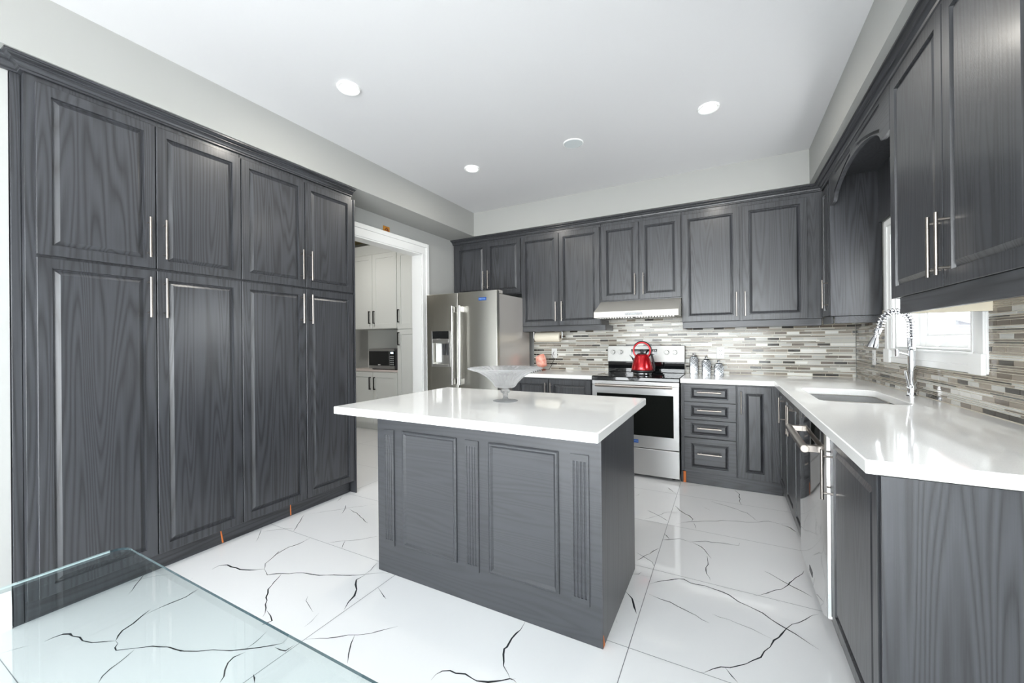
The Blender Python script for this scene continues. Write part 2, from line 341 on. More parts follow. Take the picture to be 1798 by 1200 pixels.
VEINS=[(7,[(-2.53,1.17),(-2.536,1.209),(-2.502,1.234),(-2.46,1.233),(-2.421,1.241),(-2.386,1.241),(-2.333,1.263),(-2.27,1.306)]),
(5,[(-2.27,1.306),(-2.322,1.341),(-2.341,1.384),(-2.383,1.457),(-2.359,1.418),(-2.38,1.516),(-2.361,1.577),(-2.368,1.654)]),
(5,[(-2.27,1.306),(-2.227,1.291),(-2.199,1.28),(-2.139,1.325),(-2.044,1.382),(-1.992,1.394),(-1.943,1.407),(-1.877,1.446),(-1.795,1.483),(-1.732,1.525),(-1.694,1.557),(-1.654,1.583),(-1.613,1.595)]),
(5,[(-2.138,1.32),(-2.101,1.257),(-2.067,1.206),(-2.01,1.163),(-1.93,1.116),(-1.899,1.094),(-1.881,1.073)]),
(5,[(-1.907,1.107),(-1.854,1.093),(-1.817,1.077),(-1.825,1.055),(-1.831,1.04)]),
(2.5,[(-1.758,1.64),(-1.734,1.571),(-1.732,1.525)]),
(8,[(-1.725,1.524),(-1.732,1.471),(-1.701,1.44),(-1.663,1.414),(-1.631,1.373),(-1.617,1.325),(-1.59,1.28)]),
(2,[(-1.622,1.366),(-1.576,1.366)]),
(2.5,[(-1.836,1.266),(-1.81,1.238),(-1.757,1.219),(-1.706,1.201)]),
(2,[(-1.675,1.211),(-1.654,1.155),(-1.65,1.117)]),
(3,[(-2.769,1.574),(-2.69,1.513),(-2.636,1.466)]),
(3,[(-2.721,1.85),(-2.648,1.77),(-2.594,1.71),(-2.555,1.662)]),
(2,[(-2.735,1.56),(-2.653,1.646),(-2.595,1.688)]),
(3,[(-2.212,1.66),(-2.151,1.718),(-2.064,1.781),(-1.999,1.867)]),
(3,[(-2.133,1.727),(-2.109,1.694),(-2.075,1.657)]),
(4,[(-2.602,2.114),(-2.547,2.065),(-2.496,1.996)]),
(4,[(-2.519,2.079),(-2.378,2.04),(-2.293,2.009),(-2.201,1.97)]),
(1.5,[(-2.709,1.887),(-2.598,2.007),(-2.516,2.114),(-2.392,2.237)]),
(4,[(-2.765,2.212),(-2.724,2.137)]),
(4,[(-1.577,1.075),(-1.531,1.106),(-1.474,1.141),(-1.436,1.176),(-1.4,1.195),(-1.358,1.227),(-1.32,1.274),(-1.284,1.315)]),
(4.5,[(-1.412,1.189),(-1.386,1.148),(-1.349,1.105),(-1.313,1.07)]),
(4,[(-1.576,1.474),(-1.531,1.453),(-1.472,1.427)]),
(3,[(-2.384,0.882),(-2.377,0.929),(-2.372,0.99),(-2.387,1.044)]),
(3,[(-2.511,1.046),(-2.528,1.078)]),
(5,[(-2.071,0.768),(-2.047,0.783),(-2.009,0.79),(-1.96,0.803),(-1.907,0.83),(-1.862,0.862),(-1.792,0.893),(-1.748,0.925),(-1.704,0.958),(-1.668,0.99),(-1.643,1.015),(-1.658,1.064)]),
(2.5,[(-1.773,1.031),(-1.755,0.987),(-1.748,0.96),(-1.747,0.931)]),
(8,[(-1.73,0.916),(-1.744,0.88),(-1.733,0.854),(-1.706,0.83),(-1.676,0.812),(-1.659,0.79)]),
(5,[(-1.649,0.988),(-1.614,0.99),(-1.591,0.996),(-1.589,1.033)]),
(4,[(-1.589,0.869),(-1.566,0.861),(-1.544,0.848)]),
(3,[(-1.225,1.04),(-1.215,1.062)]),
(7,[(-2.551,0.555),(-2.552,0.58),(-2.545,0.606),(-2.52,0.621),(-2.489,0.622),(-2.453,0.634),(-2.412,0.632),(-2.363,0.646),(-2.328,0.669),(-2.286,0.697)]),
(6,[(-2.286,0.697),(-2.317,0.715),(-2.342,0.736),(-2.357,0.777),(-2.388,0.82),(-2.408,0.856)]),
(3,[(-2.385,0.819),(-2.385,0.873),(-2.382,0.923),(-2.368,0.982),(-2.39,1.043)]),
(4.5,[(-2.286,0.697),(-2.258,0.695),(-2.238,0.68),(-2.213,0.676),(-2.177,0.704),(-2.134,0.736),(-2.077,0.768),(-2.036,0.788),(-2.001,0.792),(-1.97,0.797),(-1.932,0.818)]),
(4.5,[(-2.153,0.715),(-2.135,0.687),(-2.119,0.657),(-2.108,0.627),(-2.088,0.599),(-2.06,0.58)]),
(3,[(-2.818,0.981),(-2.747,0.928),(-2.654,0.858)]),
(1.5,[(-2.794,0.895),(-2.756,0.964),(-2.674,1.043)]),
(1.5,[(-2.613,0.448),(-2.596,0.487),(-2.57,0.524)]),
(4,[(-0.446,3.617),(-0.396,3.534),(-0.359,3.49)]),
(3.5,[(-0.521,3.065),(-0.435,3.005),(-0.365,2.943)]),
(2,[(-0.653,3.302),(-0.629,3.366)]),
(1.5,[(-0.52,2.885),(-0.455,2.979),(-0.369,3.119)]),
(4,[(0.052,3.802),(0.087,3.715),(0.083,3.577),(0.092,3.479)]),
(1.5,[(-0.354,3.708),(-0.159,3.806)]),
(5,[(-0.349,3.242),(-0.309,3.166),(-0.241,3.103),(-0.214,3.055),(-0.219,3.017)]),
(3,[(-0.313,2.917),(-0.264,2.971),(-0.208,3.014),(-0.11,3.073),(-0.006,3.132),(0.108,3.166),(0.185,3.205),(0.248,3.252),(0.315,3.237),(0.392,3.282)]),
(2,[(-0.207,3.005),(-0.193,2.95),(-0.185,2.907)]),
(3,[(-0.116,3.457),(0.017,3.399),(0.125,3.337),(0.186,3.214)]),
(4.5,[(0.315,3.231),(0.364,3.206),(0.394,3.146)]),
(1.5,[(-0.169,3.322),(-0.11,3.267)]),
(3,[(0.364,3.481),(0.395,3.516)]),
(5,[(-0.362,2.743),(-0.324,2.682)]),
(4,[(-0.36,2.651),(-0.3,2.691),(-0.267,2.715),(-0.212,2.702)]),
(3.5,[(-0.211,2.696),(-0.118,2.755),(-0.025,2.775),(0.058,2.782),(0.065,2.83)]),
(4.5,[(-0.192,2.698),(-0.143,2.668),(-0.108,2.602),(-0.084,2.548)]),
(4,[(-0.107,2.572),(-0.1,2.504),(-0.106,2.406),(-0.081,2.314)]),
(3.5,[(-0.364,2.537),(-0.404,2.444),(-0.456,2.337)]),
(4,[(-0.482,2.428),(-0.423,2.389),(-0.376,2.358),(-0.363,2.321)]),
(4,[(-0.455,2.187),(-0.422,2.203),(-0.412,2.231)]),
(4,[(-0.412,2.195),(-0.364,2.206)]),
(5.5,[(-0.361,2.134),(-0.319,2.183),(-0.228,2.256),(-0.204,2.263),(-0.17,2.244),(-0.107,2.252),(-0.029,2.237),(0.004,2.224),(0.043,2.187),(0.085,2.171),(0.137,2.147),(0.167,2.115),(0.217,2.078),(0.272,2.037),(0.322,1.996)]),
(3.5,[(-0.353,2.055),(-0.316,2.044),(-0.244,2.035),(-0.182,2.009),(-0.13,1.99),(-0.074,1.963)]),
(2,[(-0.066,2.036),(0.032,2.018),(0.09,2.007),(0.162,1.977)]),
(5,[(-0.099,1.654),(-0.081,1.663),(-0.054,1.695),(-0.028,1.719),(0.004,1.732),(0.038,1.762),(0.08,1.809),(0.111,1.844),(0.125,1.885),(0.148,1.923),(0.165,1.973),(0.197,2.028),(0.22,2.078),(0.244,2.119),(0.302,2.184),(0.333,2.23),(0.362,2.255)]),
(4,[(-0.014,1.725),(0.009,1.691),(0.028,1.669)]),
(4,[(0.109,2.271),(0.171,2.329),(0.251,2.421),(0.294,2.507),(0.327,2.567),(0.361,2.641)]),
(4,[(0.168,2.542),(0.27,2.459),(0.325,2.42),(0.358,2.388)]),
(2.5,[(0.173,2.304),(0.218,2.27)]),
(2,[(0.271,2.27),(0.303,2.24)]),
(7,[(-0.45,2.02),(-0.412,1.98),(-0.39,1.921),(-0.371,1.878)]),
(2,[(-0.412,1.976),(-0.367,1.971)]),
(3,[(-0.45,1.805),(-0.435,1.776)]),
(6,[(-0.799,1.594),(-0.796,1.542),(-0.806,1.481),(-0.801,1.43),(-0.806,1.416),(-0.775,1.357),(-0.768,1.341),(-0.734,1.317),(-0.718,1.302)]),
(7,[(-0.973,1.16),(-0.973,1.188),(-0.961,1.212),(-0.936,1.227),(-0.91,1.227),(-0.876,1.241),(-0.839,1.236),(-0.821,1.235),(-0.781,1.25),(-0.741,1.278),(-0.717,1.3),(-0.702,1.302),(-0.688,1.296)]),
(3,[(-0.717,1.3),(-0.698,1.31)]),
(3,[(-1.227,1.041),(-1.216,1.06)])]
# ------------------------------------------------------------------ the room
CZ = 2.815; SZ = 2.532; YF = -2.25
mb = MB(); mb.box(-5.8, 1.25, YF-.1, 4.75, -.06, 0, 0)
def ribbon(pts, w, mi, z, taper=True, jit=0.0):
    P = [Vector((x, y, 0)) for x, y in pts]; Q = [P[0]]
    for a, b in zip(P, P[1:]):
        k = max(1, int((b-a).length/.03)) if jit else 1
        for s in range(1, k+1):
            q = a.lerp(b, s/k)
            if s < k: q += Vector((random.uniform(-jit, jit), random.uniform(-jit, jit), 0))
            Q.append(q)
    n = len(Q)
    for i in range(n-1):
        row = []
        for j in (i, i+1):
            d = (Q[min(j+1, n-1)]-Q[max(j-1, 0)]).normalized(); s = Vector((-d.y, d.x, 0))
            ww = w*.5
            if taper: ww *= max(.12, min(1, min(j, n-1-j)/max(1, n*.18)))
            if jit: random.seed(int(Q[j].x*1e5) ^ int(Q[j].y*1e5)); ww *= random.uniform(.45, 1.25)
            row.append((Q[j]-s*ww, Q[j]+s*ww))
        mb.poly([(row[0][0].x, row[0][0].y, z), (row[1][0].x, row[1][0].y, z), (row[1][1].x, row[1][1].y, z), (row[0][1].x, row[0][1].y, z)], mi)
for wmm, pts in VEINS: ribbon(pts, wmm*.0011, 1, .0005, True, .005)
# joints: tiles 1.22 x 0.6
for x in (-5.24, -4.02, -2.80, -1.58, -.36, .86): ribbon([(x, YF), (x, 4.7)], .003, 2, .0004, False)
for x0, x1 in ((-5.24, -4.02), (-4.02, -2.80), (-2.80, -1.58), (-1.58, -.36), (-.36, .86)):
    ys = [1.655, .44, -.77, -2.0, 2.285, 2.885, 3.49, 4.1] if x0 > -.5 or x0 < -2.9 else [1.655, .44, -.77, -2.0, 2.285, 2.885, 3.49, 4.1]
    for y in ys: ribbon([(x0, y), (x1, y)], .0025, 2, .0004, False)
floor = struct('floor', mb, [M['porcelain'], M['vein'], M['joint']], smooth=0, label='glossy white porcelain tile floor with dark crack-like veins', cat='floor')
random.seed(11)
mb = MB(); mb.box(-3.18, 1.0, YF-.1, 4.6, CZ, CZ+.1); ceil = struct('ceiling', mb, M['ceil'])
# soffits (bulkheads) round the ceiling
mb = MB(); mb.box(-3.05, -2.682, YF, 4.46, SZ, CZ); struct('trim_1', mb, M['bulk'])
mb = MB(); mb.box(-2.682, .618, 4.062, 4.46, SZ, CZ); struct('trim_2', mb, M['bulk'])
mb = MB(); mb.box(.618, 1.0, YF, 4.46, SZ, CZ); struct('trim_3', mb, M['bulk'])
mb = MB(); mb.box(-5.8, 1.2, 4.46, 4.6, 0, CZ+.1); struct('wall_back', mb, M['wall'])
# wall with the doorway (recessed behind the tall cupboards) and the return towards the camera
mb = MB(); mb.box(-3.18, -3.05, 3.536, 4.46, 0, CZ); mb.box(-3.18, -3.05, .52, 2.45, 0, CZ); mb.box(-3.18, -3.05, 2.45, 3.536, 2.262, CZ)
mb.box(-3.18, -2.81, YF, .516, 0, CZ)
struct('wall_left', mb, M['wall'])
# wall with the sink window: hole y 2.60..3.57, z 1.18..1.95
WY0, WY1, WZ0, WZ1 = 2.60, 3.565, 1.185, 1.95
mb = MB(); mb.box(1.0, 1.2, -.58, WY0, 0, CZ); mb.box(1.0, 1.2, YF, -1.7, 0, CZ); mb.box(1.0, 1.2, -1.7, -.58, 0, .2); mb.box(1.0, 1.2, -1.7, -.58, 2.4, CZ); mb.box(1.0, 1.2, WY1, 4.46, 0, CZ); mb.box(1.0, 1.2, WY0, WY1, 0, WZ0); mb.box(1.0, 1.2, WY0, WY1, WZ1, CZ)
struct('wall_right', mb, M['wall'])
# wall behind the camera with a wide patio opening that lets the daylight in
PX0, PX1, PZ = -2.45, .93, 2.45
mb = MB(); mb.box(-2.81, PX0, YF-.1, YF, 0, CZ); mb.box(PX1, 1.0, YF-.1, YF, 0, CZ); mb.box(PX0, PX1, YF-.1, YF, PZ, CZ); mb.box(PX0, PX1, YF-.1, YF, 0, .05)
struct('wall_front', mb, M['wall'])
wf = MB()
for x in (PX0, -.88, PX1-.06): wf.box(x, x+.06, YF-.08, YF-.02, .05, PZ)
wf.box(PX0, PX1, YF-.08, YF-.02, .05, .11); wf.box(PX0, PX1, YF-.08, YF-.02, PZ-.06, PZ)
w2 = struct('window_2', wf, M['trim'])
gl = MB()
gl.box(PX0+.06, -.88, YF-.052, YF-.046, .11, PZ-.06); gl.box(-.82, PX1-.06, YF-.052, YF-.046, .11, PZ-.06)
gl.build('pane', M['glass'], w2)
wf = MB()
for y in (-1.7, -.64): wf.box(1.05, 1.11, y, y+.06, .2, 2.4)
for z in (.2, 2.34): wf.box(1.05, 1.11, -1.64, -.64, z, z+.06)
w3 = struct('window_3', wf, M['trim'])
MB().box(1.077, 1.083, -1.64, -.64, .26, 2.34).build('pane', M['glass'], w3)
# next room seen through the doorway
mb = MB(); mb.box(-5.8, -3.18, 1.6, 4.46, 2.82, 2.92); struct('trim_4', mb, M['tan'])  # ceiling shade is painted in as tan
mb = MB(); mb.box(-5.8, -5.7, 1.6, 4.46, 0, 2.82); mb.box(-5.8, -3.18, 1.5, 1.6, 0, 2.82); struct('wall_hall', mb, M['wall'])
# doorway lining and casing
mb = MB()
mb.box(-3.185, -3.045, 3.522, 3.537, 0, 2.262); mb.box(-3.185, -3.045, 2.45, 3.537, 2.248, 2.263); mb.box(-3.185, -3.045, 2.45, 2.465, 0, 2.262)
mb.box(-3.05, -3.038, 3.537, 3.600, 0, 2.262); mb.box(-3.05, -3.028, 3.600, 3.642, 0, 2.385)
mb.box(-3.05, -3.038, 2.40, 3.600, 2.262, 2.340); mb.box(-3.05, -3.028, 2.40, 3.600, 2.340, 2.385)
struct('door_1', mb, M['trim'], bevel=.003, label='white cased doorway opening beside the refrigerator', cat='doorway')
# baseboard
mb = MB(); pr_ = [(0, 0), (.016, 0), (.016, .10), (.012, .115), (.012, .135), (.006, .155), (0, .165)]
mb.loops([[(-2.81+a, YF, z) for a, z in pr_], [(-2.81+a, .514, z) for a, z in pr_]]); struct('baseboard_left', mb, M['trim'])
# sink window: casing, lining, sash, pane, fittings
mb = MB()
CY0, CY1, CZ0, CZ1 = 2.475, 3.685, 1.09, 2.06
for (a, b, c, d) in ((CY0, WY0, CZ0, CZ1), (WY1, CY1, CZ0, CZ1), (WY0, WY1, CZ0, WZ0), (WY0, WY1, WZ1, CZ1)): mb.box(.985, 1.0, a, b, c, d)
for (a, b, c, d) in ((CY0, CY0+.045, CZ0, CZ1), (CY1-.045, CY1, CZ0, CZ1), (CY0+.045, CY1-.045, CZ0, CZ0+.035), (CY0+.045, CY1-.045, CZ1-.045, CZ1)): mb.box(.976, .985, a, b, c, d)
for (a, b, c, d) in ((WY0-.03, WY0-.012, WZ0, WZ1), (WY1+.012, WY1+.03, WZ0, WZ1)): mb.box(.980, .985, a, b, c, d)
for y in (CY0-.004, CY1-.105): mb.box(.968, .985, y, y+.109, CZ0-.004, WZ0-.005)     # corner blocks
mb.box(.972, 1.0, WY0-.02, WY1+.02, WZ0-.012, WZ0)
mb.box(1.0, 1.16, WY0, WY0+.012, WZ0, WZ1); mb.box(1.0, 1.16, WY1-.012, WY1, WZ0, WZ1); mb.box(1.0, 1.16, WY0+.012, WY1-.012, WZ0, WZ0+.012); mb.box(1.0, 1.16, WY0+.012, WY1-.012, WZ1-.012, WZ1)
win = struct('window_1', mb, M['trim'], bevel=.003, label='white framed casement window above the kitchen sink', cat='window')
mb = MB(); SY0, SY1, SZ0, SZ1 = WY0+.012, WY1-.012, WZ0+.012, WZ1-.012
for (a, b, c, d) in ((SY0, SY0+.07, SZ0, SZ1), (SY1-.08, SY1, SZ0, SZ1), (SY0+.07, SY1-.08, SZ0, SZ0+.068), (SY0+.07, SY1-.08, SZ1-.07, SZ1)): mb.box(1.115, 1.155, a, b, c, d)
for (a, b, c, d) in ((SY0+.07, SY0+.085, SZ0+.068, SZ1-.07), (SY1-.095, SY1-.08, SZ0+.068, SZ1-.07), (SY0+.085, SY1-.095, SZ0+.068, SZ0+.08), (SY0+.085, SY1-.095, SZ1-.082, SZ1-.07)): mb.box(1.125, 1.15, a, b, c, d)
sash = mb.build('sash', M['trim'], win, bevel=.003)
mb = MB(); mb.box(1.136, 1.142, SY0+.08, SY1-.09, SZ0+.075, SZ1-.076); mb.build('pane', M['glass'], sash)
mb = MB(); mb.loops([[(1.115, 3.02, SZ0+.002), (1.115, 2.87, SZ0+.002), (1.115, 2.89, SZ0+.045), (1.115, 3.0, SZ0+.045)], [(1.085, 3.0, SZ0+.002), (1.085, 2.89, SZ0+.002), (1.095, 2.90, SZ0+.035), (1.095, 2.99, SZ0+.035)]])
mb.tube([(1.09, 2.945, SZ0+.035), (1.065, 2.955, SZ0+.055), (1.055, 3.02, SZ0+.052), (1.06, 3.10, SZ0+.03), (1.06, 3.15, SZ0+.012)], [.010, .010, .009, .008, .009])
mb.build('crank_handle', M['plate'], win)
mb = MB(); mb.box(1.06, 1.10, WY1-.03, WY1-.012, 1.30, 1.40); mb.tube([(1.08, WY1-.035, 1.33), (1.06, WY1-.045, 1.36), (1.02, WY1-.05, 1.405)], .008); mb.build('latch', M['plate'], win, bevel=.003)
# outside: brick neighbour, a pale garage and its roof
o = MB().box(4.0, 6.0, 9.0, 11.9, -.5, 4.0).build('neighbour_house', M['brick']); tag(o, 'pink brick house wall outside the sink window', 'house')
o = MB().box(3.6, 3.98, 8.0, 10.35, -.5, 1.86).build('garage', M['whiteout']); tag(o, 'white garage wall outside the sink window', 'garage')
o = MB().prism([(7.6, 1.40), (9.35, 1.47), (10.3, 1.63), (10.3, 1.0), (7.6, 1.0)], 3.35, 3.58, 'x').build('porch_roof', M['roof']); tag(o, 'low sloping grey roof outside the sink window', 'roof')

# ------------------------------------------------------------------ mosaic backsplash
def mosaic(mb, horiz0, horiz1, zbase, holes, P, seed, ztop, brown=0):
    """rows of short glass tiles between long thin strips; P(h, z, d) gives the world point"""
    rnd = random.Random(seed); z = zbase+.004; g = .0023
    rows = [(.0215, .094, 't'), (.0085, .29, 'l'), (.0065, .29, 'd'), (.0085, .29, 'l')]
    k = 0
    while z < ztop-.004:
        h, L, kind = rows[k % 4]; k += 1
        hgt = min(h, ztop-.002-z)
        x = horiz0 - rnd.uniform(0, L); prev = None
        while x < horiz1:
            a, b = max(x, horiz0+.001), min(x+L-g, horiz1-.001)
            if brown and kind == 't': c = rnd.choices([1, 2, 3, 4, 5], [.14, .30, .30, .20, .06])[0]  # same tile; browner mix paints in the weaker reflection on this wall
            elif brown and kind == 'l': c = rnd.choices([1, 2, 3, 5], [.25, .35, .28, .12])[0]
            elif kind == 't': c = rnd.choices([0, 1, 2, 3, 4, 5], [.16, .22, .22, .14, .17, .09])[0]
            elif kind == 'l': c = rnd.choices([0, 1, 2, 3, 5], [.16, .36, .16, .08, .24])[0]
            else: c = rnd.choices([4, 3, 1, 2], [.50, .2, .18, .12])[0]
            if b-a > .004:
                segs = [(a, b)]
                for (h0, h1, z0, z1) in holes:
                    if z+hgt > z0 and z < z1:
                        ns = []
                        for (s, e) in segs:
                            if e <= h0 or s >= h1: ns.append((s, e))
                            else:
                                if s < h0: ns.append((s, h0))
                                if e > h1: ns.append((h1, e))
                        segs = ns
                for s, e in segs:
                    if e-s < .003: continue
                    d = .0085+rnd.uniform(0, .0006)
                    q = [P(s, z, .004), P(e, z, .004), P(e, z+hgt, .004), P(s, z+hgt, .004)]; f = [P(s+.0006, z+.0006, d), P(e-.0006, z+.0006, d), P(e-.0006, z+hgt-.0006, d), P(s+.0006, z+hgt-.0006, d)]
                    mb.loops([q, f], c+1, False, True)
            x += L
        z += h+g
mb = MB(); mb.box(-2.075, .99, 4.4545, 4.459, .9, 1.50, 0)
mosaic(mb, -2.075, .99, .915, [], lambda h, z, d: (h, 4.46-d, z), 5, 1.495)
mb.box(-1.149, -.367, 4.4545, 4.459, 1.50, 1.66, 0)
o = mb.build('backsplash', [M['grout']]+TILE, smooth=0); tag(o, 'mosaic backsplash of grey glass strips behind the range', 'backsplash', 'mosaic backsplashes')
mb = MB()
for (a, b, c, d) in ((1.44, CY0-.004, .9, 1.45), (CY0-.004, CY1+.004, .9, CZ0-.006), (CY1+.004, 4.45, .9, 1.45)): mb.box(.9945, .999, a, b, c, d, 0)
mosaic(mb, 1.44, 4.45, .915, [(CY0-.005, CY1+.005, CZ0-.006, 3)], lambda h, z, d: (1.0-d, h, z), 9, 1.448, 1)
o = mb.build('backsplash', [M['grout']]+TILE, smooth=0); tag(o, 'mosaic backsplash of brown glass strips around the sink window', 'backsplash', 'mosaic backsplashes')

# ------------------------------------------------------------------ ceiling fittings
def downlight(x, y, label):
    t = thing('recessed_light', label, 'ceiling light', (x, y, CZ-.012), 0, 'recessed ceiling lights')
    MB().lathe([(.048, .010), (.050, .002), (.064, 0), (.068, .006), (.068, .011)], n=32, cap0=False, cap1=False).build('trim_ring', M['trim'], t)
    MB().lathe([(.002, .004), (.048, .004), (.048, .010), (.002, .010)], n=32).build('lens', M['lamp'], t)
    l = bpy.data.lights.new('downlight_lamp', 'AREA'); l.shape = 'DISK'; l.size = .10; l.energy = 1.5; l.color = (1, .95, .86)
    lo = bpy.data.objects.new('downlight_lamp', l); COL.objects.link(lo); lo.location = (x, y, CZ-.016)
downlight(-2.02, 1.69, 'bright recessed ceiling light nearest the tall cupboards'); downlight(-.09, 3.0, 'bright recessed ceiling light nearest the sink window wall'); downlight(-2.0, 3.01, 'small bright recessed ceiling light before the doorway and refrigerator')
t = thing('ceiling_speaker', 'round grey speaker grille set in the white ceiling', 'speaker', (-1.05, 3.02, CZ-.007))
MB().lathe([(.001, 0), (.070, 0), (.072, .007), (.001, .007)], n=36).build('grille', M['speaker'], t)
MB().lathe([(.0725, .001), (.078, .002), (.079, .007), (.0725, .007)], n=36, cap0=False, cap1=False).build('rim', M['trim'], t)

# ------------------------------------------------------------------ tall cupboards (front faces +x)
GT = 'tall pantry cupboards'
def tall(label, y0, y1, body0, doors):
    t = thing('tall_cabinet', label, 'cabinet', (-2.757, y0, .102), PI/2, GT); Y = lambda y: y-y0; Z = lambda z: z-.102
    mb = MB(); mb.box(Y(body0), Y(y1), 0, .285, 0, Z(2.478)); mb.build('body', M['wood'], t, bevel=.0015)
    for (a, b, hy) in doors:
        door(t, Y(a), Y(b), Z(1.668), Z(2.447), Y(hy), Z(1.828), .215, .047)
        door(t, Y(a), Y(b), Z(.106), Z(1.655), Y(hy), Z(1.507), .215, .047)
    return t
t1 = tall('tall black oak cupboard with four doors, nearest the glass table', .551, 1.4475, .551, [(.582, 1.010, .977), (1.015, 1.446, 1.046)])
t2 = tall('tall black oak cupboard with four doors, next to the doorway', 1.4485, 2.324, 1.4485, [(1.451, 1.888, 1.855), (1.894, 2.318, 1.925)])
mb = MB(); mb.box(2.325-1.4485, 2.334-1.4485, -.027, .287, -.101, 2.45-.102); mb.build('side_panel', M['wood'], t2, bevel=.001)
mb = MB(); mb.box(-3.045, -2.80, .5195, .550, .0, 2.4775); o = mb.build('filler_panel', M['wood'], bevel=.0015); tag(o, 'narrow dark filler panel between the white wall and tall cupboard', 'panel')
t = thing('toe_kick', 'black plinth board under the tall cupboards with chipped joints', 'plinth', (-2.80, .552, 0), 0)
mb = MB(); mb.box(-.018, 0, 0, 1.765, .001, .100); mb.build('board', M['woody'], t)
for y, dx in ((.80, .012), (1.245, .001)): MB().loops([[(0, y, .004), (.0012, y+.003, .004), (.0012, y+.007, .004), (0, y+.010, .004)], [(0, y-dx, .098), (.0012, y-dx+.002, .098), (.0012, y-dx+.005, .098), (0, y-dx+.007, .098)]]).build('chipped_edge', M['raw'], t)
def crown(name, path, label, closed_ends=True):
    """moulding swept along path; path = list of (x, y); outward is to the right of travel"""
    prof = [(0, 2.478), (.013, 2.478), (.013, 2.486), (.019, 2.489), (.022, 2.498), (.033, 2.506), (.041, 2.507), (.041, 2.512), (.054, 2.5165), (.058, 2.5205), (.067, 2.521), (.067, 2.530), (0, 2.530)]
    P = [Vector((x, y, 0)) for x, y in path]; L = []
    for i, p in enumerate(P):
        ds = []
        if i > 0: ds.append((P[i]-P[i-1]).normalized())
        if i < len(P)-1: ds.append((P[i+1]-P[i]).normalized())
        ns = [Vector((d.y, -d.x, 0)) for d in ds]
        nn = ns[0] if len(ns) == 1 else (ns[0]+ns[1])/(1+ns[0].dot(ns[1]))
        L.append([(p.x+nn.x*a, p.y+nn.y*a, z) for a, z in prof])
    o = MB().loops(L).build(name, M['woody'], smooth=12); return tag(o, label, 'moulding', 'crown mouldings')
crown('crown_molding', [(-2.805, .44), (-2.805, .5508), (-2.757, .5508), (-2.757, 2.322)][::1], 'black stepped crown moulding along the top of the tall cupboards')
crown('crown_molding', [(-3.046, 4.14), (.72, 4.14), (.72, 1.50)], 'black L-shaped crown moulding over the wall cabinets and window')

# ------------------------------------------------------------------ wall cabinets on the range wall (front faces -y)
GW = 'black wall cabinets'
def upper(label, x0, x1, zb, doors, hz, rail=None, dz=(0, 2.445), hl=.215):
    t = thing('wall_cabinet', label, 'cabinet', (x0, 4.14, zb), 0, GW); X = lambda x: x-x0; Z = lambda z: z-zb
    mb = MB(); mb.box(0, X(x1), 0, .312, 0, Z(2.478)); mb.build('body', M['wood'], t, bevel=.0015)
    for (a, b, hx) in doors: door(t, X(a), X(b), Z(dz[0]), Z(dz[1]), X(hx), Z(hz), hl, .048)
    if rail:
        mb = MB(); a, b = X(rail[0]), X(rail[1])
        mb.box(a, b, -.018, .002, Z(1.362), -.0005); mb.box(b-.018, b, .002, .30, Z(1.362), -.0005); mb.box(a, a+.018, .002, .30, Z(1.362), -.0005)
        mb.build('light_rail', M['woodx'], t, bevel=.003)
    return t
upper('short black oak wall cabinet with two doors above the refrigerator', -3.04, -2.0815, 1.806, [(-2.99, -2.550, -2.577), (-2.546, -2.086, -2.512)], 2.0, dz=(1.818, 2.445))
upper('black oak wall cabinet between refrigerator and range hood', -2.0805, -1.1495, 1.422, [(-2.072, -1.618, -1.645), (-1.612, -1.160, -1.575)], 1.58, (-2.06, -1.10), (1.426, 2.445))
upper('short black oak wall cabinet directly above the range hood', -1.1485, -.3685, 1.656, [(-1.136, -.764, -.796), (-.750, -.374, -.716)], 1.815, dz=(1.667, 2.442))
upper('black oak wall cabinet with two doors above the canisters', -.3675, .716, 1.422, [(-.358, .112, .086), (.137, .608, .153)], 1.57, (-.36, .70), (1.426, 2.442))
# corner and sink wall (front faces -x); local x runs towards the camera
def side(name, label, y0, zb, xf=.72, cat='cabinet', group=GW): return thing(name, label, cat, (xf, y0, zb), -PI/2, group), (lambda y: y0-y), (lambda z: z-zb)
t, Y, Z = side('wall_cabinet', 'narrow black oak corner cabinet with a broad grained side panel beside the sink window', 4.118, 1.422)
mb = MB(); mb.box(0, Y(3.803), 0, .278, 0, Z(2.478)); mb.build('body', M['wood'], t, bevel=.0015)
mb = MB(); mb.box(Y(3.80), Y(3.788), -.022, .272, 0, Z(2.478)); mb.build('side_panel', M['wood'], t, bevel=.001)
mb = MB(); mb.box(Y(3.86), Y(3.803), -.014, 0, 0, Z(2.478)); mb.build('stile', M['wood'], t)
door(t, Y(4.085), Y(3.865), Z(1.43), Z(2.442), Y(3.895), Z(1.60), .22, .045)
mb = MB(); mb.box(Y(4.10), Y(3.83), -.014, .004, Z(1.366), -.0005); mb.box(Y(3.815), Y(3.80), .004, .27, Z(1.366), -.0005); mb.build('light_rail', M['woodx'], t, bevel=.003)
t, Y, Z = side('wall_cabinet', 'large black oak wall cabinet with two doors hanging closest, over the counter', 2.547, 1.437)
mb = MB(); mb.box(0, Y(1.503), 0, .278, 0, Z(2.478)); mb.build('body', M['wood'], t, bevel=.0015)
door(t, Y(2.545), Y(2.028), Z(1.438), Z(2.470), Y(2.048), Z(1.588), .225, .055); door(t, Y(2.022), Y(1.508), Z(1.438), Z(2.470), Y(1.98), Z(1.588), .225, .055)
mb = MB(); mb.box(Y(2.455), Y(1.505), -.016, .004, Z(1.362), -.0005, 0)
mb.box(Y(2.455), Y(2.437), .004, .276, Z(1.362), -.0005, 0, {3: 1}); mb.build('light_rail', [M['woodx'], M['cream']], t, bevel=.002)
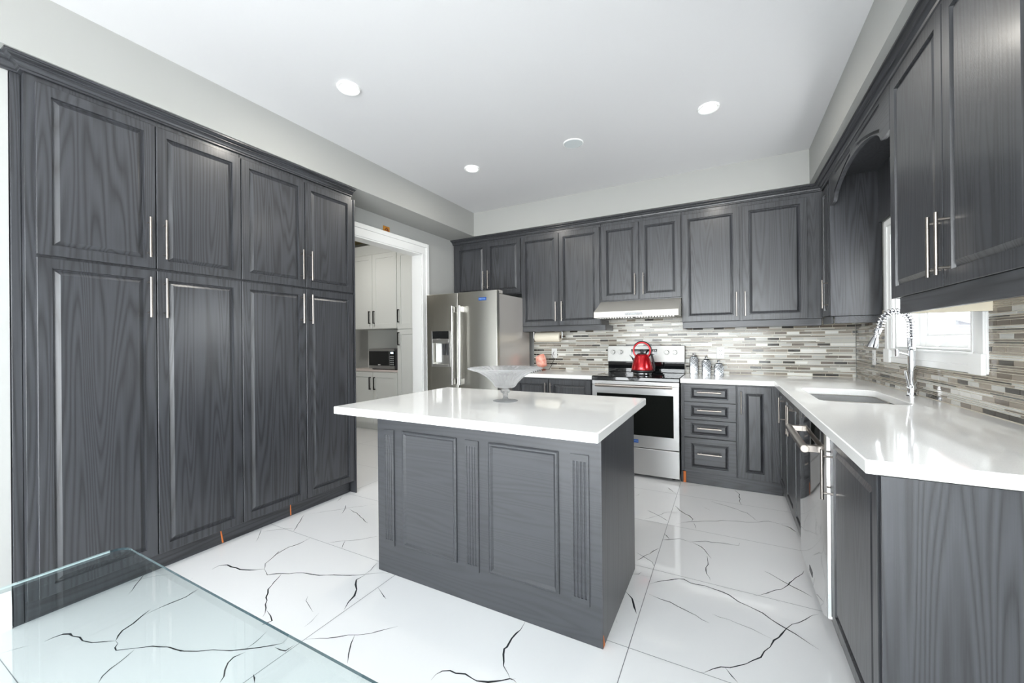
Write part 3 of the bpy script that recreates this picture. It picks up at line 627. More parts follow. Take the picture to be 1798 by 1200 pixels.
# arched valance across the window bay
def arch_z(y):
    c, hw = 3.172, .50; d = abs(y-c)
    return 2.252 if d > hw else 2.252+.135*(1-(d/hw)**2)**.6
ys = [2.5485+ (3.7865-2.5485)*k/60 for k in range(61)]
mb = MB(); mb.prism([(2.5485, 2.476)]+[(y, arch_z(y)) for y in ys]+[(3.7865, 2.476)], .700, .722, 'x')
val = mb.build('valance', M['woody']); tag(val, 'black arched valance board with fan cut-outs above the sink window', 'valance')
def groove(pts, w=.0125):
    g = MB(); g.tube([(.7035, y, z) for y, z in pts], w, n=4); o = g.build('cutter', M['wood'], smooth=0); return o
cs_ = []
for s in (-1, 1):
    c = 3.172; N = 12
    cs_.append(groove([(c+s*(.06+.42*k/N), 2.443) for k in range(N+1)]))
    cs_.append(groove([(c+s*(.06+.42*k/N), 2.412-.10*(k/N)**1.5) for k in range(N+1)]))
cut(val, cs_)
mb = MB(); mb.box(.975, .994, 2.5485, 3.7865, 2.085, 2.478); mb.box(.724, .975, 2.5485, 3.7865, 2.462, 2.478); mb.build('bay_lining', M['wood'], val)

# ------------------------------------------------------------------ base cabinets
GB = 'black base cabinets'
def base(label, x0, x1, name='base_cabinet'):
    t = thing(name, label, 'cabinet', (x0, 3.82, .102), 0, GB); X = lambda x: x-x0; Z = lambda z: z-.102
    mb = MB(); mb.box(0, X(x1), 0, .63, 0, Z(.874)); mb.build('body', M['wood'], t, bevel=.0015); return t, X, Z
t, X, Z = base('black oak base cabinet with two doors between refrigerator and range', -2.045, -1.150)
door(t, X(-1.995), X(-1.613), Z(.106), Z(.862), X(-1.640), Z(.735), .19, .05); door(t, X(-1.607), X(-1.165), Z(.106), Z(.862), X(-1.580), Z(.735), .19, .05)
t, X, Z = base('black base cabinet with a stack of four drawers beside the range', -.356, .0735, 'drawer_cabinet')
for (z0, z1) in ((.718, .868), (.565, .713), (.408, .560), (.106, .403)):
    mb = MB(); panel_front(mb, X(-.328), X(.068), Z(z0), Z(z1), 0, .02, .055, slope=.018, frz=.026 if z1-z0 < .2 else .045)
    d = mb.build('drawer', M['woodx'], t, smooth=20); bar_handle(d, X(-.131), Z((z0+z1)/2+(.01 if z1-z0 < .2 else .02)), .185, -.02, False)
t, X, Z = base('narrow black base cabinet with one door in the corner', .0745, .388)
door(t, X(.083), X(.318), Z(.106), Z(.864), X(.106), Z(.733), .185, .052)
t = thing('toe_kick', 'black plinth board under the drawers with a raw chipped end', 'plinth', (-.318, 3.821, 0)); MB().box(0, .708, 0, .018, .001, .100).build('board', M['woodx'], t)
MB().box(-.022, -.001, -.001, .018, .001, .098).build('chipped_edge', M['raw'], t)
MB().box(-.038, -.0235, -.003, .60, .001, .10).build('return_board', M['wood'], t)
def rbase(label, y0, y1, name='base_cabinet'):
    t = thing(name, label, 'cabinet', (.39, y0, .102), -PI/2, GB); Y = lambda y: y0-y; Z = lambda z: z-.102
    mb = MB(); mb.box(0, Y(y1), 0, .605, 0, Z(.874)); mb.build('body', M['wood'], t, bevel=.0015); return t, Y, Z
t, Y, Z = rbase('black corner base cabinet with one door beside the sink cabinet', 3.818, 3.4485)
door(t, Y(3.795), Y(3.453), Z(.106), Z(.864), Y(3.482), Z(.735), .185, .052)
t, Y, Z = rbase('black sink base cabinet with a pair of doors next to the dishwasher', 3.4475, 2.6485)
# leave the top open for the bowls
door(t, Y(3.444), Y(3.049), Z(.106), Z(.864), Y(3.084), Z(.735), .185, .052); door(t, Y(3.043), Y(2.653), Z(.106), Z(.864), Y(3.010), Z(.738), .185, .052)
sink_body = [c for c in t.children if c.name.startswith('body')][0]
mb = MB(); mb.box(Y(3.40), Y(2.69), .04, .50, .45, .9); cut(sink_body, [mb.build('cutter', M['wood'])])
t, Y, Z = rbase('black base cabinet at the end of the counter, closest to the camera', 2.046, 1.4435)
door(t, Y(2.034), Y(1.472), Z(.106), Z(.864), Y(2.005), Z(.705), .20, .045)
mb = MB(); mb.box(Y(1.4425), Y(1.4355), -.020, .607, -.101, Z(.8745)); mb.build('end_panel', M['wood'], t, bevel=.0008)
t = thing('toe_kick', 'black plinth board under the sink cabinets', 'plinth', (.412, 3.80, 0), -PI/2); MB().box(0, 1.15, 0, .016, .001, .100).build('board', M['woodx'], t)
t = thing('toe_kick', 'black plinth board under the end cabinet past the dishwasher', 'plinth', (.412, 2.046, 0), -PI/2); MB().box(0, .60, 0, .016, .001, .100).build('board', M['woodx'], t)

# ------------------------------------------------------------------ worktops
def slab(name, pts, z0, z1, label, m=None, bev=.004):
    o = MB().prism(pts, z0, z1).build(name, m or M['quartz']); tag(o, label, 'worktop', 'white quartz worktops'); return o
def bev(o, w=.003):
    b = o.modifiers.new('edge', 'BEVEL'); b.width = w; b.segments = 2; b.limit_method = 'ANGLE'; b.angle_limit = math.radians(60)
o = slab('countertop', [(-2.05, 3.795), (-1.152, 3.795), (-1.152, 4.449), (-2.05, 4.449)], .8755, .915, 'short white quartz worktop between refrigerator and range'); bev(o)
o = slab('countertop', [(-.358, 3.792), (.338, 3.792), (.338, 1.438), (.990, 1.438), (.990, 4.449), (-.358, 4.449)], .8755, .915, 'long L-shaped white quartz worktop holding the sink')
c = MB().prism(rrect(.452, .835, 2.70, 3.385, .07, 8), .80, 1.0).build('cutter', M['quartz']); cut(o, [c]); bev(o)
# sink: two bowls
t = thing('sink', 'stainless steel double bowl sink set under the white worktop', 'sink', (.6435, 3.0425, .70))
def bowl(x0, x1, y0, y1, name):
    mb = MB(); r = .065
    L = [rrect(x0-.012, x1+.012, y0-.012, y1+.012, r+.012), rrect(x0, x1, y0, y1, r), rrect(x0+.004, x1-.004, y0+.004, y1-.004, r), rrect(x0+.02, x1-.02, y0+.02, y1-.02, r-.01), rrect(x0+.05, x1-.05, y0+.05, y1-.05, .03)]
    zs = [.175, .1745, .165, .02, .004]
    mb.loops([[(x, y, z) for x, y in lp] for lp, z in zip(L, zs)], 0, False, True)
    cx, cy = (x0+x1)/2, (y0+y1)/2
    mb.lathe([(.001, .006), (.03, .006), (.042, .0075), (.045, .004)], (cx, cy, 0), 24, 0, cap0=True, cap1=False)
    return mb.build(name, M['sink'], t, recalc=True)
bowl(-.191, .1915, .008, .3425, 'bowl'); bowl(-.191, .1915, -.3425, -.018, 'bowl')
# ------------------------------------------------------------------ island
t = thing('kitchen_island', 'dark panelled kitchen island in the middle of the floor', 'island', (-1.0745, 1.597, 0))
w2_ = .6255
mb = MB(); mb.box(-w2_, w2_, .012, .647, .001, .874); mb.build('body', M['wood'], t, bevel=.001)
mb = MB(); mb.box(-w2_, w2_, 0, .0115, .001, .8735); fp = mb.build('front_panel', M['islandwood'], t)
mb = MB()
for x0, x1 in ((-1.515, -1.167), (-.982, -.634)):
    a, b = x0+1.0745, x1+1.0745; z0, z1 = .173, .782
    prof = [(0, 0), (0, -.007), (.006, -.011), (.012, -.011), (.018, -.006), (.022, -.0025), (.026, -.002)]
    L = [[(a+i, y, z0+i), (b-i, y, z0+i), (b-i, y, z1-i), (a+i, y, z1-i)] for i, y in prof]
    mb2 = MB(); mb2.loops(L, 0, False, True); mb2.build('raised_panel', M['islandwood'], t, smooth=15)
for x0, x1 in ((-1.648, -1.577), (-1.114, -1.039), (-.579, -.501)):
    a, b = x0+1.0745, x1+1.0745; z0, z1 = .157, .780
    mb2 = MB(); mb2.box(a, b, -.006, -.0003, z0, z1)
    fl = mb2.build('fluted_pilaster', M['islandwood'], t)
    cs2 = []
    for k in range(4):
        cx = a+(b-a)*(.2+.2*k); g = MB(); g.tube([(cx, -.007, z0+.028), (cx, -.007, z1-.028)], .0052, n=10); go = g.build('cutter', M['wood'], t); cs2.append(go)
    bpy.context.view_layer.update(); cut(fl, cs2)
mb = MB(); mb.poly([(w2_+.0006, .004, .001), (w2_+.0006, .03, .001), (w2_+.0006, .012, .05), (w2_+.0006, .004, .055)]); mb.build('chipped_edge', M['raw'], t)
o = slab('island_top', [(-1.845, 1.428), (-.413, 1.428), (-.413, 2.418), (-1.845, 2.418)], .8755, .915, 'thick white quartz slab on the kitchen island', M['quartz2']); bev(o, .004)

# ------------------------------------------------------------------ refrigerator
t = thing('refrigerator', 'stainless steel side-by-side refrigerator with ice dispenser', 'refrigerator', (-2.505, 3.50, 0))
RX = lambda x: x+2.505
mb = MB(); mb.box(RX(-2.955), RX(-2.062), .075, .80, .012, 1.752); mb.build('body', M['fridgeside'], t, bevel=.004)
mb = MB(); mb.box(RX(-2.945), RX(-2.072), .05, .075, .02, .075); mb.build('kick_grille', M['darkgrey'], t)
def fdoor(a, b):
    mb = MB(); N = 8; pts = [(a, .068), (b, .068)]
    fr = [(b-(b-a)*k/N, .004+.010*(2*k/N-1)**2) for k in range(N+1)]
    mb.prism(pts+fr, .08, 1.782); return mb
ld = fdoor(RX(-2.962), RX(-2.534)).build('door', M['fridge'], t, bevel=.004)
cut(ld, [MB().box(RX(-2.868), RX(-2.648), -.02, .055, 1.012, 1.245).build('cutter', M['fridge'], t)])
rd = fdoor(RX(-2.527), RX(-2.050)).build('door', M['fridge'], t, bevel=.004)
# dispenser
mb = MB()
for (a, b, c, d) in ((-2.888, -2.868, .985, 1.375), (-2.648, -2.628, .985, 1.375), (-2.868, -2.648, .985, 1.012), (-2.868, -2.648, 1.245, 1.290)): mb.box(RX(a), RX(b), -.006, .010, c, d)
mb.box(RX(-2.866), RX(-2.65), .053, .056, 1.012, 1.245)
mb.box(RX(-2.866), RX(-2.650), -.004, .05, 1.008, 1.014)
disp = mb.build('dispenser', M['steelx'], ld, bevel=.002)
MB().box(RX(-2.868), RX(-2.648), -.006, .008, 1.291, 1.374).build('control_panel', M['blackglass'], disp)
mb = MB()
for x in (-2.745, -2.690): mb.prism([(RX(x)-.018, 1.235), (RX(x)+.018, 1.235), (RX(x)+.014, 1.11), (RX(x)-.014, 1.11)], .034, .042, 'y')
mb.build('paddle', M['darkgrey'], disp)
MB().box(RX(-2.86), RX(-2.78), .040, .052, 1.03, 1.24).build('chute', M['plate'], disp, bevel=.01)
for d, x in ((ld, -2.560), (rd, -2.464)):
    mb = MB(); mb.cyl((RX(x), -.060, .80), (RX(x), -.060, 1.638), .0135, n=20)
    sx_ = -1 if d is ld else 1
    for z in (.835, 1.60): mb.box(RX(x)-.012, RX(x)+.012, -.062, .012, z-.03, z+.03)
    mb.build('handle', M['fridgehandle'], d, bevel=.002)
b_ = MB().box(RX(-2.262), RX(-2.170), .0015, .006, 1.682, 1.714).build('badge', M['blue'], rd)
lettering('MAYTAG', .019, 'badge_lettering', M['badgetext'], rd, Matrix.Translation((RX(-2.216), .0012, 1.698)) @ Matrix.Rotation(PI/2, 4, 'X'))
for x0, x1 in ((-2.95, -2.87), (-2.14, -2.055)): MB().box(RX(x0), RX(x1), .075, .15, 1.753, 1.790).build('hinge_cover', M['fridgeside'], t, bevel=.006)

# ------------------------------------------------------------------ range
t = thing('range', 'freestanding stainless steel electric range with black glass top', 'range', (-.754, 3.78, 0)); RX = lambda x: x+.754
A, B = RX(-1.143), RX(-.366)
mb = MB(); mb.box(A+.004, B-.004, .045, .655, .03, .895); mb.build('body', M['darkgrey'], t)
mb = MB(); mb.prism([(-.008, .884), (.0, .876), (.66, .876), (.66, .917), (.005, .917), (-.006, .909)], A-.002, B+.002, 'x'); mb.build('cooktop', M['blackglass'], t)
for x, y, r in ((-.95, .17, .105), (-.55, .17, .085), (-.95, .44, .085), (-.55, .44, .10), (-.75, .48, .05)):
    MB().lathe([(r-.003, .9172), (r, .9174), (r, .9172)], (RX(x), y, 0), 40, cap0=False, cap1=False).build('burner_ring', M['darkgrey'], t)
mb = MB(); mb.box(A, B, .0, .044, .838, .874); mb.build('vent_strip', M['steelx'], t)
mb = MB(); mb.box(A, B, -.004, .040, .275, .836); od = mb.build('oven_door', M['steelx'], t, bevel=.003)
MB().box(RX(-1.098), RX(-.412), -.0065, -.003, .385, .757).build('window', M['ovenglass'], od, bevel=.001)
mb = MB(); mb.cyl((RX(-1.10), -.052, .835), (RX(-.418), -.052, .835), .0135, n=20)
for x in (-1.09, -.428): mb.box(RX(x)-.012, RX(x)+.012, -.055, -.002, .823, .847)
for x in (-1.045, -.475): mb.cyl((RX(x)-.004, -.052, .835), (RX(x)+.004, -.052, .835), .0143, n=20)
mb.build('handle', M['nickel'], od)
MB().box(RX(-.785), RX(-.715), -.0062, -.003, .315, .345).build('badge', M['blue'], od)
lettering('MAYTAG', .0155, 'badge_lettering', M['badgetext'], od, Matrix.Translation((RX(-.75), -.0064, .330)) @ Matrix.Rotation(PI/2, 4, 'X'))
mb = MB(); mb.box(A, B, -.004, .040, .028, .268); mb.build('drawer', M['steelx'], t, bevel=.003)
for x in (A+.06, B-.06):
    for y in (.08, .58): MB().cyl((x, y, .0), (x, y, .03), .018).build('foot', M['black'], t)
mb = MB(); mb.box(A+.002, B-.002, .590, .664, .917, 1.028); mb.build('rear_guard', M['blackglass'], t, bevel=.004)
mb = MB(); mb.prism([(.570, 1.028), (.664, 1.028), (.664, 1.196), (.588, 1.196)], A, B, 'x'); con = mb.build('control_panel', M['consolesteel'], t, bevel=.003)
tilt = math.atan2(.018, .168)
def on_con(x, z, d=0): return (x, .570+.018*(z-1.028)/.168-d, z)
mb = MB(); q = [on_con(RX(-.893), 1.105, .001), on_con(RX(-.630), 1.105, .001), on_con(RX(-.630), 1.160, .001), on_con(RX(-.893), 1.160, .001)]
mb.loops([[(a, b+.004, c) for a, b, c in q], q]); mb.build('display', M['blackglass'], con)
mb = MB()
for i in range(3):
    for j in range(3):
        x, z = RX(-.683)+.018*i, 1.115+.017*j; mb.cyl(on_con(x, z, .0008), on_con(x, z, .002), .0045, n=10)
mb.build('keypad', M['plate'], con)
mb = MB(); q0 = on_con(RX(-.80), 1.125); mb.box(RX(-.845), RX(-.76), q0[1]-.003, q0[1]-.001, 1.127, 1.146); mb.build('clock', M['ovenglass'], con)
for x in (-1.081, -1.002, -.534, -.455):
    mb = MB(); a = on_con(RX(x), 1.130, 0); b = on_con(RX(x), 1.130, .006); c = on_con(RX(x), 1.130, .026)
    mb.cyl(a, b, .029, n=28); mb.cyl(b, c, .022, .019, n=28)
    mb.box(RX(x)-.0045, RX(x)+.0045, c[1]-.006, c[1]+.004, 1.108, 1.152); mb.build('knob', M['consolesteel'], con, bevel=.0015)
# kettle
t = thing('kettle', 'shiny red kettle with hoop handle on the black range top', 'kettle', (-.722, 4.03, .918))
MB().lathe([(.001, .0), (.082, .0), (.086, .006), (.086, .020), (.070, .026), (.001, .026)], n=40).build('base', M['chrome'], t)
MB().lathe([(.001, .0265), (.096, .0265), (.103, .032), (.103, .046), (.099, .049), (.001, .049)], n=40).build('black_ring', M['black'], t)
kb = MB().lathe([(.001, .0495), (.100, .0495), (.101, .060), (.094, .095), (.082, .135), (.068, .172), (.056, .194), (.050, .199), (.001, .199)], n=48).build('pot', M['red'], t)
MB().lathe([(.001, .1992), (.046, .1992), (.044, .206), (.022, .212), (.012, .216), (.011, .232), (.017, .238), (.017, .247), (.010, .251), (.001, .251)], n=28).build('lid', M['black'], t)
mb = MB()
mb.loops([[(-.070, -.020, .150), (-.070, .020, .150), (-.078, 0, .105)], [(-.100, -.014, .180), (-.100, .014, .180), (-.088, 0, .150)], [(-.122, -.009, .198), (-.122, .009, .198), (-.112, 0, .180)]])
mb.build('spout', M['chrome'], t, smooth=60)
ang = [math.radians(-48+276*k/36) for k in range(37)]
MB().tube([(.078*math.cos(a), -.004, .236+.078*math.sin(a)) for a in ang], .0085, 12).build('handle', M['red'], t)
MB().tube([(.086*math.cos(a), .006, .236+.086*math.sin(a)) for a in ang[:26]]+[], .0075, 12).build('grip', M['black'], t)
mb = MB(); mb.tube([(.088, .006, .205), (.100, .006, .150), (.112, .006, .085), (.108, .006, .04)], .010, 10); mb.build('rear_strut', M['black'], t)
# hood
t = thing('range_hood', 'slim stainless steel range hood under the short wall cabinet', 'range hood', (-.7615, 3.87, 1.475)); A, B = -.3885, .3885
mb = MB(); mb.prism([(0, .002), (0, .060), (.25, .1795), (.58, .1795), (.58, .010), (.02, .002)], A, B, 'x'); mb.build('canopy', M['hoodsteel'], t, bevel=.002)
cp = MB().box(-.085, .075, -.0025, .001, .020, .042).build('control_strip', M['blackglass'], t)
mb = MB()
for x in (-.074, -.05, .044, .066): mb.cyl((x, -.0035, .031), (x, -.002, .031), .0045, n=10)
mb.box(-.032, .026, -.0032, -.002, .027, .035); mb.build('button', M['speaker'], cp)
for x0, x1 in ((-.36, -.01), (.01, .36)):
    mb = MB(); 
    for k in range(14): mb.box(x0+(x1-x0)*k/14, x0+(x1-x0)*(k+.5)/14, .03, .40, -.004, .001)
    mb.build('filter', M['steel'], t)
# ------------------------------------------------------------------ dishwasher (front faces -x)
t = thing('dishwasher', 'mirror-smooth stainless steel dishwasher with bar handle', 'dishwasher', (.348, 2.6475, 0), -PI/2); L = .6
mb = MB(); mb.box(.002, L-.002, .035, .60, .10, .872); mb.build('tub', M['darkgrey'], t)
mb = MB(); mb.prism([(.0015, .034), (.0015, .006), (.008, .0), (L-.022, .0), (L-.004, .012), (L-.0015, .034)], .105, .866); dd = mb.build('door', M['mirrorsteel'], t)
mb = MB(); mb.cyl((.055, -.055, .782), (L-.045, -.055, .782), .0165, n=22)
for x in (.075, L-.065): mb.box(x-.012, x+.012, -.052, .001, .768, .796)
mb.build('handle', M['nickel'], dd, bevel=.002)
MB().box(L-.33, L-.26, -.002, .0005, .135, .160).build('badge', M['darkgrey'], dd)
mb = MB(); mb.box(.01, L-.01, .055, .07, .002, .098); mb.build('kick_plate', M['darkgrey'], t)
# ------------------------------------------------------------------ faucet
t = thing('faucet', 'tall chrome spring faucet with pull-down spray head beside the sink', 'faucet', (.937, 3.10, .915))
mb = MB().lathe([(.001, 0), (.027, 0), (.027, .006), (.0205, .010), (.0205, .10), (.018, .104), (.017, .20), (.017, .265), (.014, .268), (.001, .268)], n=28); mb.build('body', M['chrome'], t)
arc = [(0, 0, .262)]+[(0, 0, .27+.02*k) for k in range(0, 7)]
Rr = .066
arc += [(-Rr+Rr*math.cos(math.radians(a)), 0, .41+.082*math.sin(math.radians(a))) for a in range(8, 166, 8)]
arc += [(-.137, 0, .400), (-.142, 0, .385)]
MB().tube(arc, .006, 10).build('hose', M['darkgrey'], t)
def coil(path, r, turns, n=16, wire=.0022):
    P = [Vector(p) for p in path]; D = [0]
    for a, b in zip(P, P[1:]): D.append(D[-1]+(b-a).length)
    def at(s):
        for i in range(len(P)-1):
            if s <= D[i+1]+1e-9: return P[i].lerp(P[i+1], (s-D[i])/max(1e-9, D[i+1]-D[i])), (P[i+1]-P[i]).normalized()
        return P[-1], (P[-1]-P[-2]).normalized()
    out = []; N = int(turns*n)
    for k in range(N+1):
        p, d = at(D[-1]*k/N); s = Vector((0, 1, 0)); u = d.cross(s).normalized(); th = 2*PI*k/n
        out.append(p+(s*math.cos(th)+u*math.sin(th))*r)
    return MB().tube(out, wire, 6)
coil(arc[1:5], .0165, 12, wire=.0024).build('spring', M['chrome'], t)
coil(arc[4:], .017, 21, wire=.0034).build('spring', M['chrome'], t)
h0, h1 = Vector((-.142, 0, .392)), Vector((-.172, 0, .280)); d = (h1-h0).normalized(); a_ = Vector((0, 1, 0)); b_ = d.cross(a_)
def along(pr): return [[h0+d*z+(a_*math.cos(2*PI*k/24)+b_*math.sin(2*PI*k/24))*r for k in range(24)] for r, z in pr]
MB().loops(along([(.013, -.005), (.0165, 0), (.0165, .030), (.013, .034), (.013, .048), (.017, .062), (.026, .100), (.028, .114), (.001, .116)])).build('spray_head', M['chrome'], t)
mb = MB(); mb.cyl((0, 0, .235), (-.058, 0, .252), .006, n=12); mb.cyl((-.062, 0, .232), (-.062, 0, .272), .010, n=14); mb.build('docking_arm', M['chrome'], t)
mb = MB(); mb.cyl((0, 0, .055), (-.020, -.030, .060), .011, n=14); mb.cyl((-.020, -.030, .058), (-.036, -.035, .150), .0065, .008, n=12); mb.build('lever', M['chrome'], t)
# ------------------------------------------------------------------ things on the counters
def canister(x, y, h, label, rot):
    t = thing('canister', label, 'canister', (x, y, .9155), rot, 'patterned silver canisters'); w = .039
    L = []
    for i, z in ((.0, 0), (.0, .004), (.0, h-.012), (.006, h-.004), (.012, h)):
        L.append([(px, py, z) for px, py in rrect(-w+i, w-i, -w+i, w-i, .008, 3)])
    MB().loops(L).build('jar', M['silver'], t, smooth=50)
    L = [[(px, py, z) for px, py in rrect(-w+i, w-i, -w+i, w-i, .006, 3)] for i, z in ((.011, h+.0003), (.009, h+.004), (.014, h+.012), (.028, h+.015))]
    lid = MB().loops(L).build('lid', M['chrome'], t, smooth=50)
    MB().lathe([(.004, h+.0152), (.005, h+.021), (.013, h+.026), (.014, h+.034), (.008, h+.040), (.001, h+.041)], n=20).build('knob', M['chrome'], lid)
canister(-.284, 4.385, .165, 'tallest patterned silver canister, standing beside the range', .10)
canister(-.168, 4.285, .140, 'middle-sized patterned silver canister between two others', .12)
canister(-.061, 4.175, .108, 'shortest patterned silver canister, under the wall outlet', .10)
t = thing('paper_towel_roll', 'cream paper towel roll hung under the wall cabinet beside the refrigerator', 'paper towel', (-1.80, 4.25, 1.301))
mb = MB(); mb.lathe([(.020, -.150), (.054, -.150), (.0555, -.147), (.0555, .147), (.054, .150), (.020, .150), (.020, .149)], n=40, axis='x', cap0=False, cap1=False); mb.build('roll', M['paper'], t)
MB().lathe([(.0195, -.1505), (.0195, .1505), (.017, .1505), (.017, -.1505)], n=24, axis='x', cap0=False, cap1=False).build('cardboard_tube', M['card'], t)
mb = MB(); mb.cyl((-.175, 0, 0), (.175, 0, 0), .006)
for x in (-.175, .175): mb.box(x-.003, x+.003, -.012, .012, -.012, .119)
mb.build('holder', M['chrome'], t)
t = thing('salt_lamp', 'pink rock salt lamp on a round wooden foot beside the refrigerator', 'lamp', (-1.90, 4.27, .9155))
MB().lathe([(.001, 0), (.052, 0), (.054, .004), (.050, .016), (.001, .016)], n=28).build('base', M['brown'], t)
me_b = bmesh.new(); bmesh.ops.create_icosphere(me_b, subdivisions=2, radius=1.0); rs = random.Random(4)
dirs = [Vector((rs.uniform(-1, 1), rs.uniform(-1, 1), rs.uniform(-1, 1))).normalized() for _ in range(26)]
for v in me_b.verts:
    n_ = v.co.normalized(); k = max(n_.dot(dd_)**1 for dd_ in dirs); rad = .90+.20*(k**8-.5)+rs.uniform(-.09, .09)
    z = n_.z; sxy = .078 if z < .1 else .078*(1-.28*max(0, z-.1))
    v.co = Vector((n_.x*rad*sxy, n_.y*rad*sxy*.85, .0155+.097*.98+n_.z*rad*.097))
    v.co.z = max(.0162, v.co.z)
me = bpy.data.meshes.new('salt_crystal'); me_b.to_mesh(me); me_b.free(); me.materials.append(M['salt'])
o = bpy.data.objects.new('salt_crystal', me); COL.objects.link(o); o.parent = t
MB().tube([(.045, .02, .008), (.075, .05, .006), (.085, .12, .06), (.090, .158, .11), (.083, .150, .16), (.088, .160, .205), (.094, .166, .208)], .003, 8).build('cord', M['black'], t)
o = None
# striped towel
mb = MB(); nx, ny = 10, 26
g = [[(-2.035+.19*i/nx, 3.82+.36*j/ny, .917+.012+.004*math.sin(j*.9)+.003*math.sin(i*1.3+j*.4)) for i in range(nx+1)] for j in range(ny+1)]
top = [[(x, y, z) for x, y, z in r] for r in g]
for j in range(ny):
    for i in range(nx): mb.poly([top[j][i], top[j][i+1], top[j+1][i+1], top[j+1][i]])
ed = [top[0][i] for i in range(nx+1)]+[top[j][nx] for j in range(1, ny+1)]+[top[ny][i] for i in range(nx-1, -1, -1)]+[top[j][0] for j in range(ny-1, 0, -1)]
mb.loops([ed, [(x, y, .9155) for x, y, z in ed]], 0, False, True)
o = mb.build('dish_towel', M['stripes'], smooth=60); tag(o, 'black and white striped folded dish towel on the worktop by the refrigerator', 'towel')
# outlets
def outlet(loc, rot, w, h, label):
    t = thing('wall_outlet', label, 'outlet', loc, rot, 'white wall outlets')
    MB().box(-w/2, w/2, -.006, 0, -h/2, h/2).build('cover_plate', M['plate'], t, bevel=.003)
    for s in (-1, 1):
        r = MB().prism(rrect(-.016, .016, s*.021-.0145, s*.021+.0145, .008, 4), -.0078, -.006, 'y').build('receptacle', M['plate'], t)
        mb = MB()
        for x in (-.0065, .0065): mb.box(x-.0012, x+.0012, -.0085, -.0079, s*.021-.001, s*.021+.008)
        mb.cyl((0, -.0085, s*.021-.008), (0, -.0079, s*.021-.008), .0022, n=10); mb.build('slot', M['slot'], r)
    return t
outlet((-1.8065, 4.451, 1.112), 0, .07, .115, 'white wall outlet with a black plug, between refrigerator and range')
outlet((-.048, 4.451, 1.123), 0, .07, .115, 'white wall outlet on the mosaic above the shortest canister')
outlet((.991, 3.962, 1.107), -PI/2, .07, .115, 'white wall outlet on the mosaic behind the faucet spray head')
t = thing('crystal_bowl', 'wide cut crystal pedestal bowl on the kitchen island', 'bowl', (-1.107, 1.985, .9155))
def rip(th, r, z): return .030*abs(math.sin(18*th))*min(1, max(0, (z-.07)/.05)) + .012*math.sin(z*420)*(1 if .09 < z < .15 else 0)
mb = MB(); mb.lathe([(.001, .078), (.052, .078), (.060, .086), (.072, .104), (.092, .126), (.118, .146), (.155, .166), (.205, .182), (.208, .186), (.203, .1885), (.150, .174), (.112, .153), (.086, .131), (.066, .106), (.052, .092), (.001, .090)], n=144, ripple=rip); mb.build('dish', M['crystal'], t, smooth=30)
MB().lathe([(.001, .0), (.070, .0), (.071, .002), (.066, .004), (.035, .007), (.018, .012), (.013, .020), (.012, .028), (.016, .034), (.014, .040), (.027, .052), (.027, .060), (.016, .068), (.015, .0778), (.001, .0778)], n=40).build('stem', M['crystal'], t)
# open electrical box above the doorway
t = thing('electrical_box', 'small open amber electrical box in the wall above the doorway', 'electrical box', (-3.05, 3.0, 2.413), PI/2)
mb = MB()
for (a, b, c, d) in ((-.043, -.037, -.027, .027), (.037, .043, -.027, .027), (-.037, .037, -.027, -.022), (-.037, .037, .022, .027)): mb.box(a, b, -.006, -.0005, c, d)
mb.box(-.037, .037, -.0025, -.0005, -.022, .022); mb.build('housing', M['amber'], t)
mb = MB(); mb.tube([(-.02, -.004, -.012), (0, -.007, .010), (.022, -.004, .0)], .004); mb.box(.004, .03, -.006, -.003, -.018, -.004); mb.build('wiring', M['brown'], t)
# ------------------------------------------------------------------ glass table
t = thing('glass_table', 'clear pale green glass dining table in the foreground', 'table', (-.45, -.06, 0))
x0, x1, y0, y1 = -.898, .898, -.49, .490
mb = MB(); outer = rrect(x0, x1, y0, y1, .035, 8); inn = rrect(x0+.024, x1-.024, y0+.024, y1-.024, .02, 8)
mb.loops([[(x, y, .738) for x, y in outer], [(x, y, .7435) for x, y in outer]], 1, False, False)
for k in range(len(outer)):
    if outer[k][0] < x0+.001 and outer[(k+1) % len(outer)][0] < x0+.012: mb.mi[k] = 2  # edge that takes the painted pale reflection
mb.loops([[(x, y, .7435) for x, y in outer], [(x, y, .750) for x, y in inn]], 0, False, True)
mb.poly([(x, y, .738) for x, y in reversed(outer)], 0)
mb.build('glass_top', [M['tableglass'], M['glassedge'], M['glassedge2']], t, smooth=0)
for x in (-.42, .42):
    mb = MB(); mb.box(x-.05, x+.05, -.22, .06, .03, .7375); mb.box(x-.12, x+.12, -.28, .10, .001, .03); mb.build('pedestal', M['trim'], t, bevel=.006)
# ------------------------------------------------------------------ cupboards in the next room (front faces -y)
GF = 'white cupboards in the next room'
def shaker(parent, x0, x1, z0, z1, hx=None, hz=None, fr=.065):
    mb = MB(); L = [[(x0+i, y, z0+i), (x1-i, y, z0+i), (x1-i, y, z1-i), (x0+i, y, z1-i)] for i, y in ((0, 0), (0, -.02), (fr, -.02), (fr+.002, -.012))]
    mb.loops(L); d = mb.build('door', M['whitecab'], parent, smooth=15)
    if hx is not None:
        h = MB(); h.box(hx-.007, hx+.007, -.052, -.042, hz-.09, hz+.09)
        for s in (-1, 1): h.box(hx-.006, hx+.006, -.043, -.02, hz+s*.083-.006, hz+s*.083+.006)
        h.build('handle', M['matteblack'], d)
def white(name, label, x0, x1, z0, z1, dep=.33):
    t = thing(name, label, 'cabinet', (x0, 4.127, z0), 0, GF); MB().box(0, x1-x0, 0, dep, 0, z1-z0).build('body', M['whitecab'], t, bevel=.002); return t
t = white('wall_cabinet', 'white shaker wall cupboard with black handles above the microwave niche', -4.93, -3.992, 1.452, 2.52)
